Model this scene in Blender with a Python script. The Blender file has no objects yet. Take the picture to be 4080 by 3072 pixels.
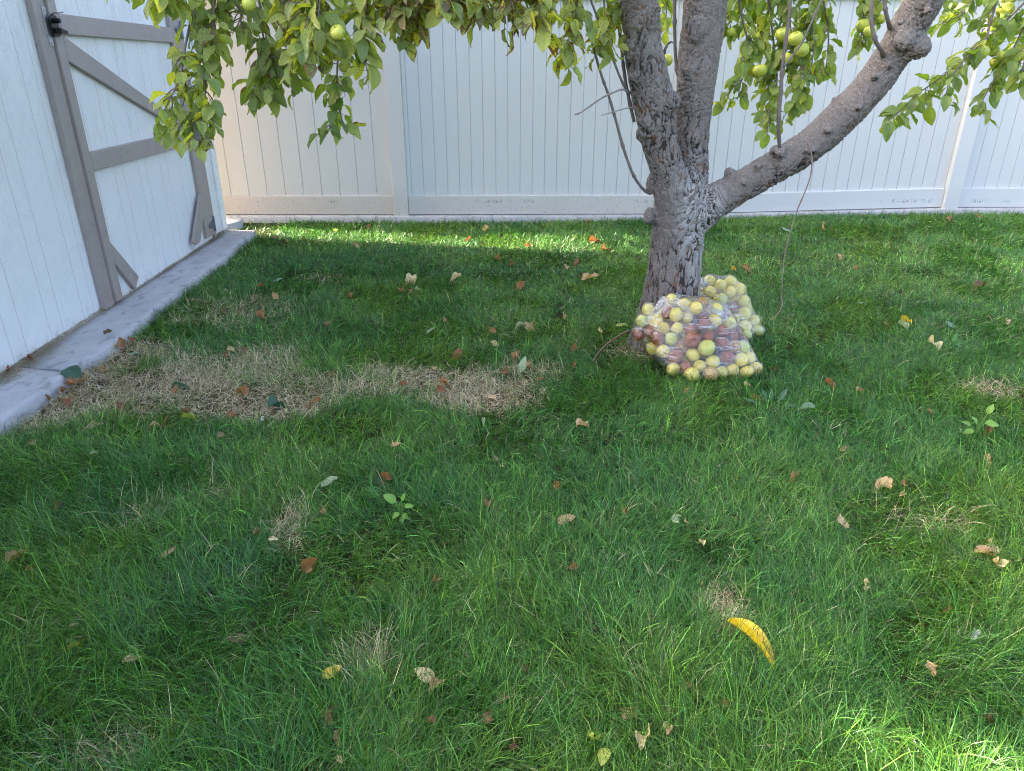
import bpy, bmesh, math, random
import numpy as np
from mathutils import Vector, Matrix, Quaternion
random.seed(7); RNG = np.random.default_rng(11)
C = bpy.context.scene
R = math.radians
# ------------------------------------------------------------ camera, sky, sun, exposure
TH = R(24.07); CAMZ = 1.26; F = 2850.0
cam = bpy.data.objects.new('camera', bpy.data.cameras.new('camera')); C.collection.objects.link(cam)
cam.location = (0, 0, CAMZ); cam.rotation_euler = (R(90) - TH, 0, 0)
cam.data.sensor_width = 36; cam.data.lens = 36 * F / 4080; cam.data.clip_start = 0.05; cam.data.clip_end = 500
C.camera = cam
SUN_EL, SUN_AZ = R(31), R(-78)          # azimuth from +Y (away from the camera) towards -X
sdir = Vector((math.sin(SUN_AZ) * math.cos(SUN_EL), math.cos(SUN_AZ) * math.cos(SUN_EL), math.sin(SUN_EL)))
w = bpy.data.worlds.new('World'); C.world = w; w.use_nodes = True
nt = w.node_tree; sky = nt.nodes.new('ShaderNodeTexSky'); sky.sky_type = 'NISHITA'; sky.sun_disc = False
sky.air_density = .6; sky.dust_density = 5.0; sky.ozone_density = 0; sky.sun_elevation = SUN_EL; sky.sun_rotation = SUN_AZ
nt.links.new(sky.outputs[0], nt.nodes['Background'].inputs[0]); nt.nodes['Background'].inputs[1].default_value = 0.15
sl = bpy.data.lights.new('sun', 'SUN'); sl.energy = 3.6; sl.angle = R(0.5); sl.color = (1, .90, .70)
so = bpy.data.objects.new('sun', sl); C.collection.objects.link(so)
so.rotation_euler = sdir.to_track_quat('Z', 'Y').to_euler()
C.view_settings.view_transform = 'Standard'; C.view_settings.look = 'None'; C.view_settings.gamma = 1
C.view_settings.exposure = 3.02
C.cycles.max_bounces = 10; C.cycles.transparent_max_bounces = 24; C.cycles.diffuse_bounces = 5
C.cycles.use_denoising = True; C.cycles.denoising_input_passes = 'RGB_ALBEDO_NORMAL'; C.cycles.denoising_prefilter = 'NONE'; C.cycles.filter_width = 1.05

# ------------------------------------------------------------ geometry of the view (used only to measure the place)
def ray(px, py):
    a, v = (px - 2040) / F, (1536 - py) / F
    return a, math.cos(TH) + v * math.sin(TH), -math.sin(TH) + v * math.cos(TH)
def PZ(px, py, z):                       # point at optical depth z
    a, b, c = ray(px, py); return Vector((a * z, b * z, CAMZ + c * z))
def PY(px, py, Y):                       # point on a vertical plane Y
    a, b, c = ray(px, py); return PZ(px, py, Y / b)
def G(px, py, h=0.0):                    # point at height h
    a, b, c = ray(px, py); return PZ(px, py, (h - CAMZ) / c)

# ------------------------------------------------------------ helpers
def link(o, parent=None):
    C.collection.objects.link(o)
    if parent: o.parent = parent
    return o
def thing(name, label, cat, loc=(0, 0, 0), group=None):
    o = link(bpy.data.objects.new(name, None)); o.location = loc; o.empty_display_size = .05
    return tag(o, label, cat, group)
def tag(o, label=None, cat=None, group=None, kind=None):
    for k, v in (('label', label), ('category', cat), ('group', group), ('kind', kind)):
        if v: o[k] = v
    return o
def obj(name, me, mat, parent=None, loc=None, smooth=False):
    if isinstance(me, bmesh.types.BMesh):
        m = bpy.data.meshes.new(name); me.to_mesh(m); me.free(); me = m
    if smooth: me.polygons.foreach_set('use_smooth', [True] * len(me.polygons))
    o = bpy.data.objects.new(name, me)
    if mat and not me.materials: me.materials.append(mat)
    link(o)
    if parent:
        o.parent = parent; o.location = -Vector(parent.location) if parent.type == 'EMPTY' else Vector((0, 0, 0))
    if loc is not None: o.location = loc
    return o
def np_mesh(name, V, Fs, n, attrs=None, uv=None):
    """V (k,3); Fs (m,n) index array"""
    me = bpy.data.meshes.new(name); V = np.asarray(V, np.float32); Fs = np.asarray(Fs, np.int32)
    me.vertices.add(len(V)); me.vertices.foreach_set('co', V.ravel())
    me.loops.add(Fs.size); me.loops.foreach_set('vertex_index', Fs.ravel())
    me.polygons.add(len(Fs)); me.polygons.foreach_set('loop_start', np.arange(0, Fs.size, n, dtype=np.int32))
    me.polygons.foreach_set('use_smooth', np.ones(len(Fs), bool))
    me.update(calc_edges=True)
    for k, v in (attrs or {}).items():
        if v.ndim == 2:
            a = me.attributes.new(k, 'FLOAT_COLOR', 'POINT'); v4 = np.ones((len(V), 4), np.float32); v4[:, :3] = v
            a.data.foreach_set('color', v4.ravel())
        else:
            a = me.attributes.new(k, 'FLOAT', 'POINT'); a.data.foreach_set('value', v.astype(np.float32))
    if uv is not None:
        l = me.uv_layers.new(name='UVMap'); l.data.foreach_set('uv', np.asarray(uv, np.float32)[Fs.ravel()].ravel())
    return me
def _h(i, j, k, s):
    n = (i.astype(np.int64) * 73856093) ^ (j.astype(np.int64) * 19349663) ^ (k.astype(np.int64) * 83492791) ^ (s * 2654435761)
    n = (n ^ (n >> 13)) * 1274126177 & 0x7fffffff; n = (n ^ (n >> 16)) * 2246822519 & 0x7fffffff
    return (n ^ (n >> 15)).astype(np.float64) / 0x7fffffff
def noise(p, s=0):
    p = np.asarray(p, float); f = np.floor(p); u = p - f; u = u * u * (3 - 2 * u); i, j, k = f[:, 0], f[:, 1], f[:, 2]
    r = 0
    for a in (0, 1):
        for b in (0, 1):
            for c in (0, 1):
                wt = (u[:, 0] if a else 1 - u[:, 0]) * (u[:, 1] if b else 1 - u[:, 1]) * (u[:, 2] if c else 1 - u[:, 2])
                r = r + wt * _h(i + a, j + b, k + c, s)
    return r
def n2(x, y, f, s=0): return noise(np.stack([x * f, y * f, np.zeros_like(x) + s * 3.7], 1), s)
def sstep(x, a, b): t = np.clip((x - a) / (b - a), 0, 1); return t * t * (3 - 2 * t)

def mat(name):
    m = bpy.data.materials.new(name); m.use_nodes = True; t = m.node_tree
    return m, t, t.nodes['Principled BSDF']
def N(t, typ, ins=None, **kw):
    n = t.nodes.new(typ)
    for k, v in kw.items(): setattr(n, k, v)
    for k, v in (ins or {}).items():
        if hasattr(v, 'is_linked') or isinstance(v, bpy.types.NodeSocket): t.links.new(v, n.inputs[k])
        else: n.inputs[k].default_value = v
    return n
def ramp(t, fac, stops):
    r = t.nodes.new('ShaderNodeValToRGB'); t.links.new(fac, r.inputs[0])
    while len(r.color_ramp.elements) < len(stops): r.color_ramp.elements.new(.5)
    for e, (p, c) in zip(r.color_ramp.elements, stops):
        e.position = p; e.color = (c, c, c, 1) if not hasattr(c, '__len__') else (*c, 1)
    return r.outputs[0]
def mix(t, f, a, b, blend='MIX'):
    n = t.nodes.new('ShaderNodeMix'); n.data_type = 'RGBA'; n.blend_type = blend
    for i, v in ((0, f), (6, a), (7, b)):
        if isinstance(v, bpy.types.NodeSocket): t.links.new(v, n.inputs[i])
        else: n.inputs[i].default_value = v if not hasattr(v, '__len__') else (*v, 1)[:4]
    return n.outputs[2]
def math_(t, op, a, b=0.0, clamp=False):
    n = t.nodes.new('ShaderNodeMath'); n.operation = op; n.use_clamp = clamp
    for i, v in ((0, a), (1, b)):
        if isinstance(v, bpy.types.NodeSocket): t.links.new(v, n.inputs[i])
        else: n.inputs[i].default_value = v
    return n.outputs[0]
def tex(t, vec, scale, detail=4, rough=.55, sc=(1, 1, 1), dist=0):
    m = N(t, 'ShaderNodeMapping', {'Vector': vec, 'Scale': sc})
    return N(t, 'ShaderNodeTexNoise', {'Vector': m.outputs[0], 'Scale': scale, 'Detail': detail, 'Roughness': rough, 'Distortion': dist}).outputs[0]
def bump(t, h, dist, strength=1.0):
    return N(t, 'ShaderNodeBump', {'Height': h, 'Distance': dist, 'Strength': strength}).outputs[0]
def setp(t, p, **kw):
    names = {'col': 'Base Color', 'rough': 'Roughness', 'nrm': 'Normal', 'spec': 'Specular IOR Level', 'met': 'Metallic'}
    for k, v in kw.items():
        i = p.inputs[names[k]]
        if isinstance(v, bpy.types.NodeSocket): t.links.new(v, i)
        else: i.default_value = v if not hasattr(v, '__len__') else (*v, 1)
def coord(t, what='Object'): return t.nodes.new('ShaderNodeTexCoord').outputs[what]
def sep(t, v): return N(t, 'ShaderNodeSeparateXYZ', {0: v}).outputs
def simple(name, col, rough=.6, met=0, nscale=30, amt=.25, bd=.0005):
    m, t, p = mat(name); c = coord(t); f = tex(t, c, nscale)
    setp(t, p, col=mix(t, f, tuple(x * (1 - amt) for x in col), tuple(min(1, x * (1 + amt)) for x in col)), rough=rough, met=met, nrm=bump(t, f, bd)); return m

# ------------------------------------------------------------ materials
def m_siding():
    m, t, p = mat('white_siding'); g = N(t, 'ShaderNodeUVMap').outputs[0]; s = sep(t, g)   # uv = (metres along wall, height)
    # grooves: alternating 0.11 / 0.19 m spacing
    def line(off, per, wdt):
        a = math_(t, 'FRACT', math_(t, 'DIVIDE', math_(t, 'ADD', s[0], off), per)); a = math_(t, 'ABSOLUTE', math_(t, 'SUBTRACT', a, .5))
        return math_(t, 'LESS_THAN', a, wdt / per)
    gr = math_(t, 'MAXIMUM', line(.02, .305, .0011), line(.125, .305, .0011))
    grain = tex(t, g, 26, 6, .6, (4, .35, 1)); knots = tex(t, g, 7, 5, .6, (2.2, .8, 1), 2.2); fine = tex(t, g, 160, 3, .5, (3, .5, 1))
    weather = ramp(t, math_(t, 'MULTIPLY', ramp(t, tex(t, g, 2.0, 5, .6, (1.6, .6, 1)), [(.45, 0), (.75, 1)]), ramp(t, s[1], [(.45, 0), (1.0, 1)])), [(0, 0), (1, 1)])
    streak = ramp(t, tex(t, g, 40, 4, .6, (3.5, .12, 1)), [(.48, 0), (.62, 1)])
    base = mix(t, fine, (.68, .69, .70), (.78, .78, .77))
    base = mix(t, math_(t, 'MULTIPLY', weather, streak), base, (.50, .47, .42))
    dirt = ramp(t, tex(t, g, 16, 8, .75), [(.5, 0), (.66, 1)])
    low = math_(t, 'SUBTRACT', 1, math_(t, 'DIVIDE', s[1], .17), True)
    base = mix(t, math_(t, 'MULTIPLY', dirt, math_(t, 'POWER', low, 1.6)), base, (.26, .17, .10))
    base = mix(t, gr, base, (.36, .35, .34))
    hh = math_(t, 'ADD', math_(t, 'MULTIPLY', grain, .5), math_(t, 'MULTIPLY', ramp(t, knots, [(.5, 0), (.56, 1), (.62, .2)]), .7))
    hh = math_(t, 'SUBTRACT', hh, math_(t, 'MULTIPLY', gr, 2.0))
    setp(t, p, col=base, rough=.42, nrm=bump(t, hh, .0020, .8)); return m
def m_trim():
    m, t, p = mat('taupe_trim'); c = coord(t); f = tex(t, c, 14, 5); f2 = tex(t, c, 130, 4)
    s = sep(t, c); low = math_(t, 'SUBTRACT', 1, math_(t, 'DIVIDE', s[2], .22), True)
    col = mix(t, f, (.27, .225, .20), (.36, .31, .285))
    nicks = ramp(t, tex(t, c, 45, 3, .5), [(.70, 0), (.73, 1)])
    col = mix(t, nicks, col, (.13, .10, .09))
    col = mix(t, math_(t, 'MULTIPLY', low, ramp(t, tex(t, c, 22, 6, .7), [(.45, 0), (.62, 1)])), col, (.20, .13, .07))
    setp(t, p, col=col, rough=.5, nrm=bump(t, f2, .0012)); return m
def m_vinyl(tint=(.76, .765, .78), dirt_amt=.5, scuff=(0, 0)):
    m, t, p = mat('vinyl_fence'); c = coord(t); s = sep(t, c)
    f = tex(t, c, 1.3, 3); f2 = tex(t, c, 90, 4)
    col = mix(t, f, tint, tuple(x * .95 for x in tint))
    low = math_(t, 'SUBTRACT', 1, math_(t, 'DIVIDE', s[2], .34), True)
    sp = ramp(t, tex(t, c, 55, 6, .7), [(.57, 0), (.66, 1)])
    col = mix(t, math_(t, 'MULTIPLY', math_(t, 'MULTIPLY', sp, low), dirt_amt * 1.4), col, (.22, .17, .12))
    film = math_(t, 'MULTIPLY', math_(t, 'MULTIPLY', low, tex(t, c, 3, 4)), dirt_amt)
    col = mix(t, film, col, (.50, .40, .31))
    setp(t, p, col=col, rough=.34, nrm=bump(t, f2, .0002)); return m
def m_rail(tint, dirt_amt):
    m = m_vinyl(tint, dirt_amt); t = m.node_tree; p = t.nodes['Principled BSDF']; c = coord(t); s = sep(t, c)
    old = p.inputs['Base Color'].links[0].from_socket
    # short slanting scuffs left by a mower, in a narrow band and only here and there
    mp = N(t, 'ShaderNodeMapping', {'Vector': c, 'Rotation': (0, R(-28), 0), 'Scale': (1, 1, .12)})
    sc = N(t, 'ShaderNodeTexNoise', {'Vector': mp.outputs[0], 'Scale': 120, 'Detail': 4, 'Distortion': .5}).outputs[0]
    band = math_(t, 'LESS_THAN', math_(t, 'ABSOLUTE', math_(t, 'SUBTRACT', math_(t, 'ADD', s[2], math_(t, 'MULTIPLY', tex(t, c, 9, 3), .03)), .192)), .014)
    zone = math_(t, 'MULTIPLY', ramp(t, tex(t, c, 1.9, 3, .6), [(.56, 0), (.61, 1)]), ramp(t, tex(t, c, 23, 3, .6), [(.42, 0), (.55, 1)]))
    k = math_(t, 'MULTIPLY', math_(t, 'MULTIPLY', band, zone), ramp(t, sc, [(.50, 0), (.60, .8)]))
    t.links.new(mix(t, k, old, (.07, .065, .065)), p.inputs['Base Color']); return m
def m_concrete():
    m, t, p = mat('grey_concrete'); c = coord(t)
    f = tex(t, c, 5, 7, .65); f2 = tex(t, c, 60, 6, .65); f3 = tex(t, c, 18, 5, .6, (1, .5, 1))
    col = mix(t, f, (.30, .30, .31), (.50, .49, .49)); col = mix(t, ramp(t, f3, [(.54, 0), (.70, .8)]), col, (.20, .19, .185))
    hh = math_(t, 'ADD', f2, math_(t, 'MULTIPLY', f3, 1.2))
    setp(t, p, col=col, rough=.85, nrm=bump(t, hh, .004)); return m
def m_soil():
    m, t, p = mat('soil_thatch'); c = coord(t); f = tex(t, c, 9, 6, .7); f2 = tex(t, c, 120, 5, .7)
    col = mix(t, f, (.022, .020, .010), (.050, .038, .022)); col = mix(t, ramp(t, f2, [(.5, 0), (.7, 1)]), col, (.09, .075, .04))
    setp(t, p, col=col, rough=.95, spec=.1, nrm=bump(t, f2, .006)); return m
def m_grass():
    m, t, p = mat('grass_blades'); a = N(t, 'ShaderNodeAttribute', attribute_name='col').outputs[0]
    setp(t, p, col=a, rough=.36, spec=.5)
    tr = N(t, 'ShaderNodeBsdfTranslucent', {'Color': mix(t, 1.0, a, (1.15, 1.25, .5), 'MULTIPLY')})
    ms = N(t, 'ShaderNodeMixShader', {0: .24, 1: p.outputs[0], 2: tr.outputs[0]})
    t.links.new(ms.outputs[0], t.nodes['Material Output'].inputs[0]); return m
def m_leaf(name='apple_leaves', trans=.5, rough=.38, spots=True):
    m, t, p = mat(name); a = N(t, 'ShaderNodeAttribute', attribute_name='col').outputs[0]; c = coord(t)
    uv = N(t, 'ShaderNodeUVMap').outputs[0]; s = sep(t, uv)
    v = math_(t, 'ABSOLUTE', math_(t, 'SUBTRACT', s[1], .5))
    rib = math_(t, 'SUBTRACT', 1, math_(t, 'DIVIDE', v, .035), True)
    side = math_(t, 'ABSOLUTE', math_(t, 'SUBTRACT', math_(t, 'FRACT', math_(t, 'MULTIPLY', math_(t, 'SUBTRACT', s[0], math_(t, 'MULTIPLY', v, .55)), 9)), .5))
    side = math_(t, 'SUBTRACT', 1, math_(t, 'DIVIDE', side, .1), True)
    vein = math_(t, 'MAXIMUM', rib, math_(t, 'MULTIPLY', side, .35))
    f = tex(t, c, 45, 4)
    col = mix(t, f, mix(t, 1.0, a, (.78, .8, .8), 'MULTIPLY'), mix(t, 1.0, a, (1.2, 1.15, 1.1), 'MULTIPLY'))
    col = mix(t, math_(t, 'MULTIPLY', vein, .45 if spots and name == 'apple_leaves' else .18), col, (.42, .45, .20))
    if spots:
        bad = N(t, 'ShaderNodeAttribute', attribute_name='bad').outputs['Fac']
        sp = tex(t, c, 150, 3, .6); edge = math_(t, 'ADD', tex(t, c, 38, 3), math_(t, 'MULTIPLY', v, .5))
        k = math_(t, 'GREATER_THAN', math_(t, 'ADD', sp, math_(t, 'MULTIPLY', bad, .13)), .70)
        k2 = math_(t, 'GREATER_THAN', math_(t, 'ADD', edge, math_(t, 'MULTIPLY', bad, .28)), .92)
        col = mix(t, math_(t, 'MAXIMUM', k, k2), col, (.17, .085, .03))
    g = N(t, 'ShaderNodeNewGeometry').outputs['Backfacing']
    under = mix(t, .35 if name == 'apple_leaves' else .08, col, (.30, .36, .22))
    col2 = mix(t, g, col, under)
    setp(t, p, col=col2, rough=rough, spec=.45, nrm=bump(t, math_(t, 'SUBTRACT', f, vein), .0006 if name == 'apple_leaves' else .00015))
    tr = N(t, 'ShaderNodeBsdfTranslucent', {'Color': mix(t, 1.0, col, (1.5, 1.45, .6), 'MULTIPLY')})
    ms = N(t, 'ShaderNodeMixShader', {0: trans, 1: p.outputs[0], 2: tr.outputs[0]})
    t.links.new(ms.outputs[0], t.nodes['Material Output'].inputs[0]); return m
def m_bark():
    m, t, p = mat('apple_bark'); a = N(t, 'ShaderNodeAttribute', attribute_name='bark').outputs['Vector']; c = coord(t)
    dep = N(t, 'ShaderNodeAttribute', attribute_name='depth').outputs['Fac']
    f = tex(t, a, 26, 6, .65, dist=.6); f2 = tex(t, c, 170, 5, .6); f3 = tex(t, a, 7, 4, .6)
    lich = N(t, 'ShaderNodeAttribute', attribute_name='pale').outputs['Fac']
    col = mix(t, f, (.070, .056, .048), (.31, .265, .24)); col = mix(t, ramp(t, f2, [(.50, 0), (.72, .8)]), col, (.40, .36, .335))
    k = ramp(t, math_(t, 'ADD', math_(t, 'MULTIPLY', lich, .55), math_(t, 'MULTIPLY', f3, .5)), [(.42, 0), (.62, 1)])
    col = mix(t, math_(t, 'MULTIPLY', math_(t, 'MULTIPLY', k, .8), ramp(t, f, [(.38, 0), (.55, 1)])), col, (.46, .44, .43))
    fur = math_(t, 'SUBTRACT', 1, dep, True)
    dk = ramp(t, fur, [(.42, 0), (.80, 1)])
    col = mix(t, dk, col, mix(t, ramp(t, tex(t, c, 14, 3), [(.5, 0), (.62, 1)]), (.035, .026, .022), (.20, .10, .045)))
    hh = math_(t, 'ADD', math_(t, 'MULTIPLY', f, 1.0), math_(t, 'MULTIPLY', f2, .45))
    setp(t, p, col=col, rough=.75, spec=.35, nrm=bump(t, hh, .007, .9)); return m
def m_twig(name='twig_bark', c0=(.10, .075, .065), c1=(.21, .17, .155)):
    m, t, p = mat(name); c = coord(t); f = tex(t, c, 60, 4); setp(t, p, col=mix(t, f, c0, c1), rough=.55, nrm=bump(t, f, .001)); return m
def m_apple():                                   # object colour: r = how rotten, g = how green
    m, t, p = mat('windfall_apple_skin'); oi = N(t, 'ShaderNodeObjectInfo'); c = coord(t)
    oc = N(t, 'ShaderNodeSeparateColor', {0: oi.outputs['Color']}).outputs
    off = N(t, 'ShaderNodeVectorMath', {0: c, 1: (0, 0, 0)}, operation='ADD'); r3 = N(t, 'ShaderNodeCombineXYZ', {0: math_(t, 'MULTIPLY', oi.outputs['Random'], 9), 1: math_(t, 'MULTIPLY', oi.outputs['Random'], 31), 2: 0})
    t.links.new(r3.outputs[0], off.inputs[1]); v = off.outputs[0]
    big = tex(t, v, 15, 2, .5); spot = tex(t, v, 55, 2, .5); f = tex(t, v, 120, 4)
    yel = mix(t, f, (.78, .58, .07), (.85, .68, .16)); grn = mix(t, f, (.36, .46, .04), (.52, .56, .08))
    base = mix(t, oc[1], yel, grn); base = mix(t, ramp(t, tex(t, v, 22, 3), [(.5, 0), (.8, .6)]), base, (.70, .62, .28))
    rot = mix(t, f, (.20, .045, .010), (.36, .095, .022))
    k = ramp(t, math_(t, 'ADD', big, math_(t, 'SUBTRACT', math_(t, 'MULTIPLY', oc[0], .72), .38)), [(.49, 0), (.52, 1)])
    base = mix(t, k, base, rot)
    base = mix(t, ramp(t, spot, [(.70, 0), (.72, 1)]), base, (.13, .05, .02))
    setp(t, p, col=base, rough=.33, spec=.5, nrm=bump(t, f, .0003))
    p.inputs['Subsurface Weight'].default_value = .1; p.inputs['Subsurface Radius'].default_value = (.01, .006, .003)
    return m
def m_bag():
    m, t, p = mat('clear_plastic_film'); c = coord(t)
    st = tex(t, c, 1, 4, .6, (7, 7, 105), .25); fine = tex(t, c, 1, 3, .5, (14, 14, 190), .3); soft = tex(t, c, 9, 3, .5, (1, 1, 1), 1)
    hh = math_(t, 'ADD', math_(t, 'MULTIPLY', st, 1.0), math_(t, 'ADD', math_(t, 'MULTIPLY', fine, .35), math_(t, 'MULTIPLY', soft, .8)))
    nr = bump(t, hh, .007, 1.0)
    gl = N(t, 'ShaderNodeBsdfGlossy', {'Color': (1, 1, 1, 1), 'Roughness': .05, 'Normal': nr})
    tp = N(t, 'ShaderNodeBsdfTransparent', {'Color': (.965, .97, .98, 1)})
    lw = N(t, 'ShaderNodeLayerWeight', {'Blend': .14})
    msk = ramp(t, tex(t, c, 7, 2, .5), [(.47, 0), (.60, 1)]); wr = math_(t, 'MULTIPLY', msk, ramp(t, st, [(.55, 0), (.58, .95), (.61, 0)]))  # thin white streaks painted into the film as glints
    milk = N(t, 'ShaderNodeBsdfDiffuse', {'Color': (.85, .87, .9, 1), 'Normal': nr}); mt = N(t, 'ShaderNodeBsdfTranslucent', {'Color': (.85, .87, .9, 1), 'Normal': nr})
    mk = N(t, 'ShaderNodeMixShader', {0: .5, 1: milk.outputs[0], 2: mt.outputs[0]})
    oi = N(t, 'ShaderNodeObjectInfo'); oc = N(t, 'ShaderNodeSeparateColor', {0: oi.outputs['Color']}).outputs
    body = N(t, 'ShaderNodeMixShader', {0: math_(t, 'ADD', oc[0], wr, True), 1: tp.outputs[0], 2: mk.outputs[0]})
    k = math_(t, 'ADD', math_(t, 'MULTIPLY', lw.outputs['Fresnel'], .7), math_(t, 'ADD', .065, math_(t, 'MULTIPLY', msk, .05)), True)
    ms = N(t, 'ShaderNodeMixShader', {0: k, 1: body.outputs[0], 2: gl.outputs[0]})
    t.links.new(ms.outputs[0], t.nodes['Material Output'].inputs[0]); return m
MS, MT, MC, MSOIL, MG, ML, MB, MTW, MA, MBAG = m_siding(), m_trim(), m_concrete(), m_soil(), m_grass(), m_leaf(), m_bark(), m_twig(), m_apple(), m_bag()
MRED = m_twig('red_twig_bark', (.16, .06, .05), (.30, .15, .13)); MTWR = m_twig('hanging_twig_bark', (.15, .09, .08), (.30, .21, .19)); MDEAD = m_twig('dead_twig_bark', (.18, .15, .14), (.36, .32, .31))
MLF = m_leaf('fallen_leaf_skin', .25, .5)
MBLK = simple('black_iron', (.015, .015, .016), .35, .6); MZN = simple('zinc_plate', (.45, .46, .48), .35, .8); MHG = simple('grey_hinge', (.16, .18, .22), .4, .7, 60, .4)
MROOF = simple('roof_shingles', (.10, .09, .085), .9, 0, 25, .4, .004)

# ------------------------------------------------------------ ground
FY = 6.41
def gh(x, y):
    x = np.asarray(x, float); y = np.asarray(y, float)
    return .062 * sstep(x, .2, 3.6) * sstep(y, 3.2, 6.2) + .018 * (n2(x, y, 1.1, 5) - .5) * sstep(np.abs(x + 2.2), .1, .8)
nx, ny = 130, 110
gx, gy = np.meshgrid(np.linspace(-2.6, 6.5, nx), np.linspace(-2, 6.5, ny))
gv = np.stack([gx.ravel(), gy.ravel(), gh(gx.ravel(), gy.ravel()) - .004], 1)
ii = (np.arange(ny - 1)[:, None] * nx + np.arange(nx - 1)[None, :]).ravel()
o = obj('ground', np_mesh('ground', gv, np.stack([ii, ii + 1, ii + nx + 1, ii + nx], 1), 4), MSOIL); tag(o, kind='structure')
bm = bmesh.new()
for a, b, c_, d in ((-80, 80, -80, 80),):
    bm.faces.new([bm.verts.new(v) for v in ((a, c_, -.05), (b, c_, -.05), (b, d, -.05), (a, d, -.05))])
o = obj('terrain', bm, simple('far_lawn', (.05, .08, .025), .95, 0, 3, .3)); tag(o, kind='structure')

# ------------------------------------------------------------ box helpers
def box(bm, lo, hi, bev=0):
    vs = [bm.verts.new((x, y, z)) for z in (lo[2], hi[2]) for y in (lo[1], hi[1]) for x in (lo[0], hi[0])]
    fs = [bm.faces.new([vs[i] for i in f]) for f in ((0, 2, 3, 1), (4, 5, 7, 6), (0, 1, 5, 4), (2, 6, 7, 3), (0, 4, 6, 2), (1, 3, 7, 5))]
    if bev: bmesh.ops.bevel(bm, geom=list({e for f in fs for e in f.edges}), offset=bev, segments=2, affect='EDGES', profile=.7)
def tube(bm, pts, rad, seg=10, cap=True, jitter=0):
    pts = [Vector(p) for p in pts]; n = len(pts)
    if not hasattr(rad, '__len__'): rad = [rad] * n
    prev = None; nrm = Vector((0, 1, .1)); rings = []
    for i, p in enumerate(pts):
        d = (pts[min(i + 1, n - 1)] - pts[max(i - 1, 0)]).normalized()
        a = (nrm - d * nrm.dot(d)).normalized(); b = d.cross(a); nrm = a
        rings.append([bm.verts.new(p + (a * math.cos(2 * math.pi * k / seg) + b * math.sin(2 * math.pi * k / seg)) * rad[i] * (1 + jitter * random.uniform(-1, 1))) for k in range(seg)])
    for r0, r1 in zip(rings, rings[1:]):
        for k in range(seg): bm.faces.new((r0[k], r0[(k + 1) % seg], r1[(k + 1) % seg], r1[k]))
    if cap: bm.faces.new(rings[0][::-1]); bm.faces.new(rings[-1])
def smooth_path(pts, n=6):
    pts = [Vector(p) for p in pts]; out = []
    for i in range(len(pts) - 1):
        p0, p1, p2, p3 = pts[max(i - 1, 0)], pts[i], pts[i + 1], pts[min(i + 2, len(pts) - 1)]
        for k in range(n):
            s = k / n
            out.append(.5 * ((2 * p1) + (p2 - p0) * s + (2 * p0 - 5 * p1 + 4 * p2 - p3) * s * s + (3 * p1 - p0 - 3 * p2 + p3) * s ** 3))
    out.append(pts[-1]); return out
def interp(vals, n): # radii to smooth_path length
    return list(np.interp(np.linspace(0, len(vals) - 1, n), range(len(vals)), vals))

# ------------------------------------------------------------ fence
fence = thing('vinyl_fence', 'tall white vinyl privacy fence with grooved planks along the back of the lawn', 'fence', (0, FY, 0))
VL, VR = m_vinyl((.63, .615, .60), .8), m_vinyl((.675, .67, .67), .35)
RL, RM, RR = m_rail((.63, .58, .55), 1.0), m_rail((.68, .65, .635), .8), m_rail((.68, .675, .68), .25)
posts = [-3.425, PY(1597, 830, FY - .04).x, PY(2700, 820, FY - .04).x, PY(3790, 815, FY - .04).x]; posts.append(posts[-1] + 2.44)
zb = [.06, .06, .066, .125, .13, .13]
TOP = 1.86
for i in range(len(posts)):
    bm = bmesh.new(); box(bm, (posts[i] - .0635, FY - .045, zb[i] - .12), (posts[i] + .0635, FY + .082, TOP + .06), .004)
    box(bm, (posts[i] - .075, FY - .057, TOP + .0605), (posts[i] + .075, FY + .094, TOP + .085), .006)
    obj('post', bm, VL if i < 2 else VR, fence, smooth=False)
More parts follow.
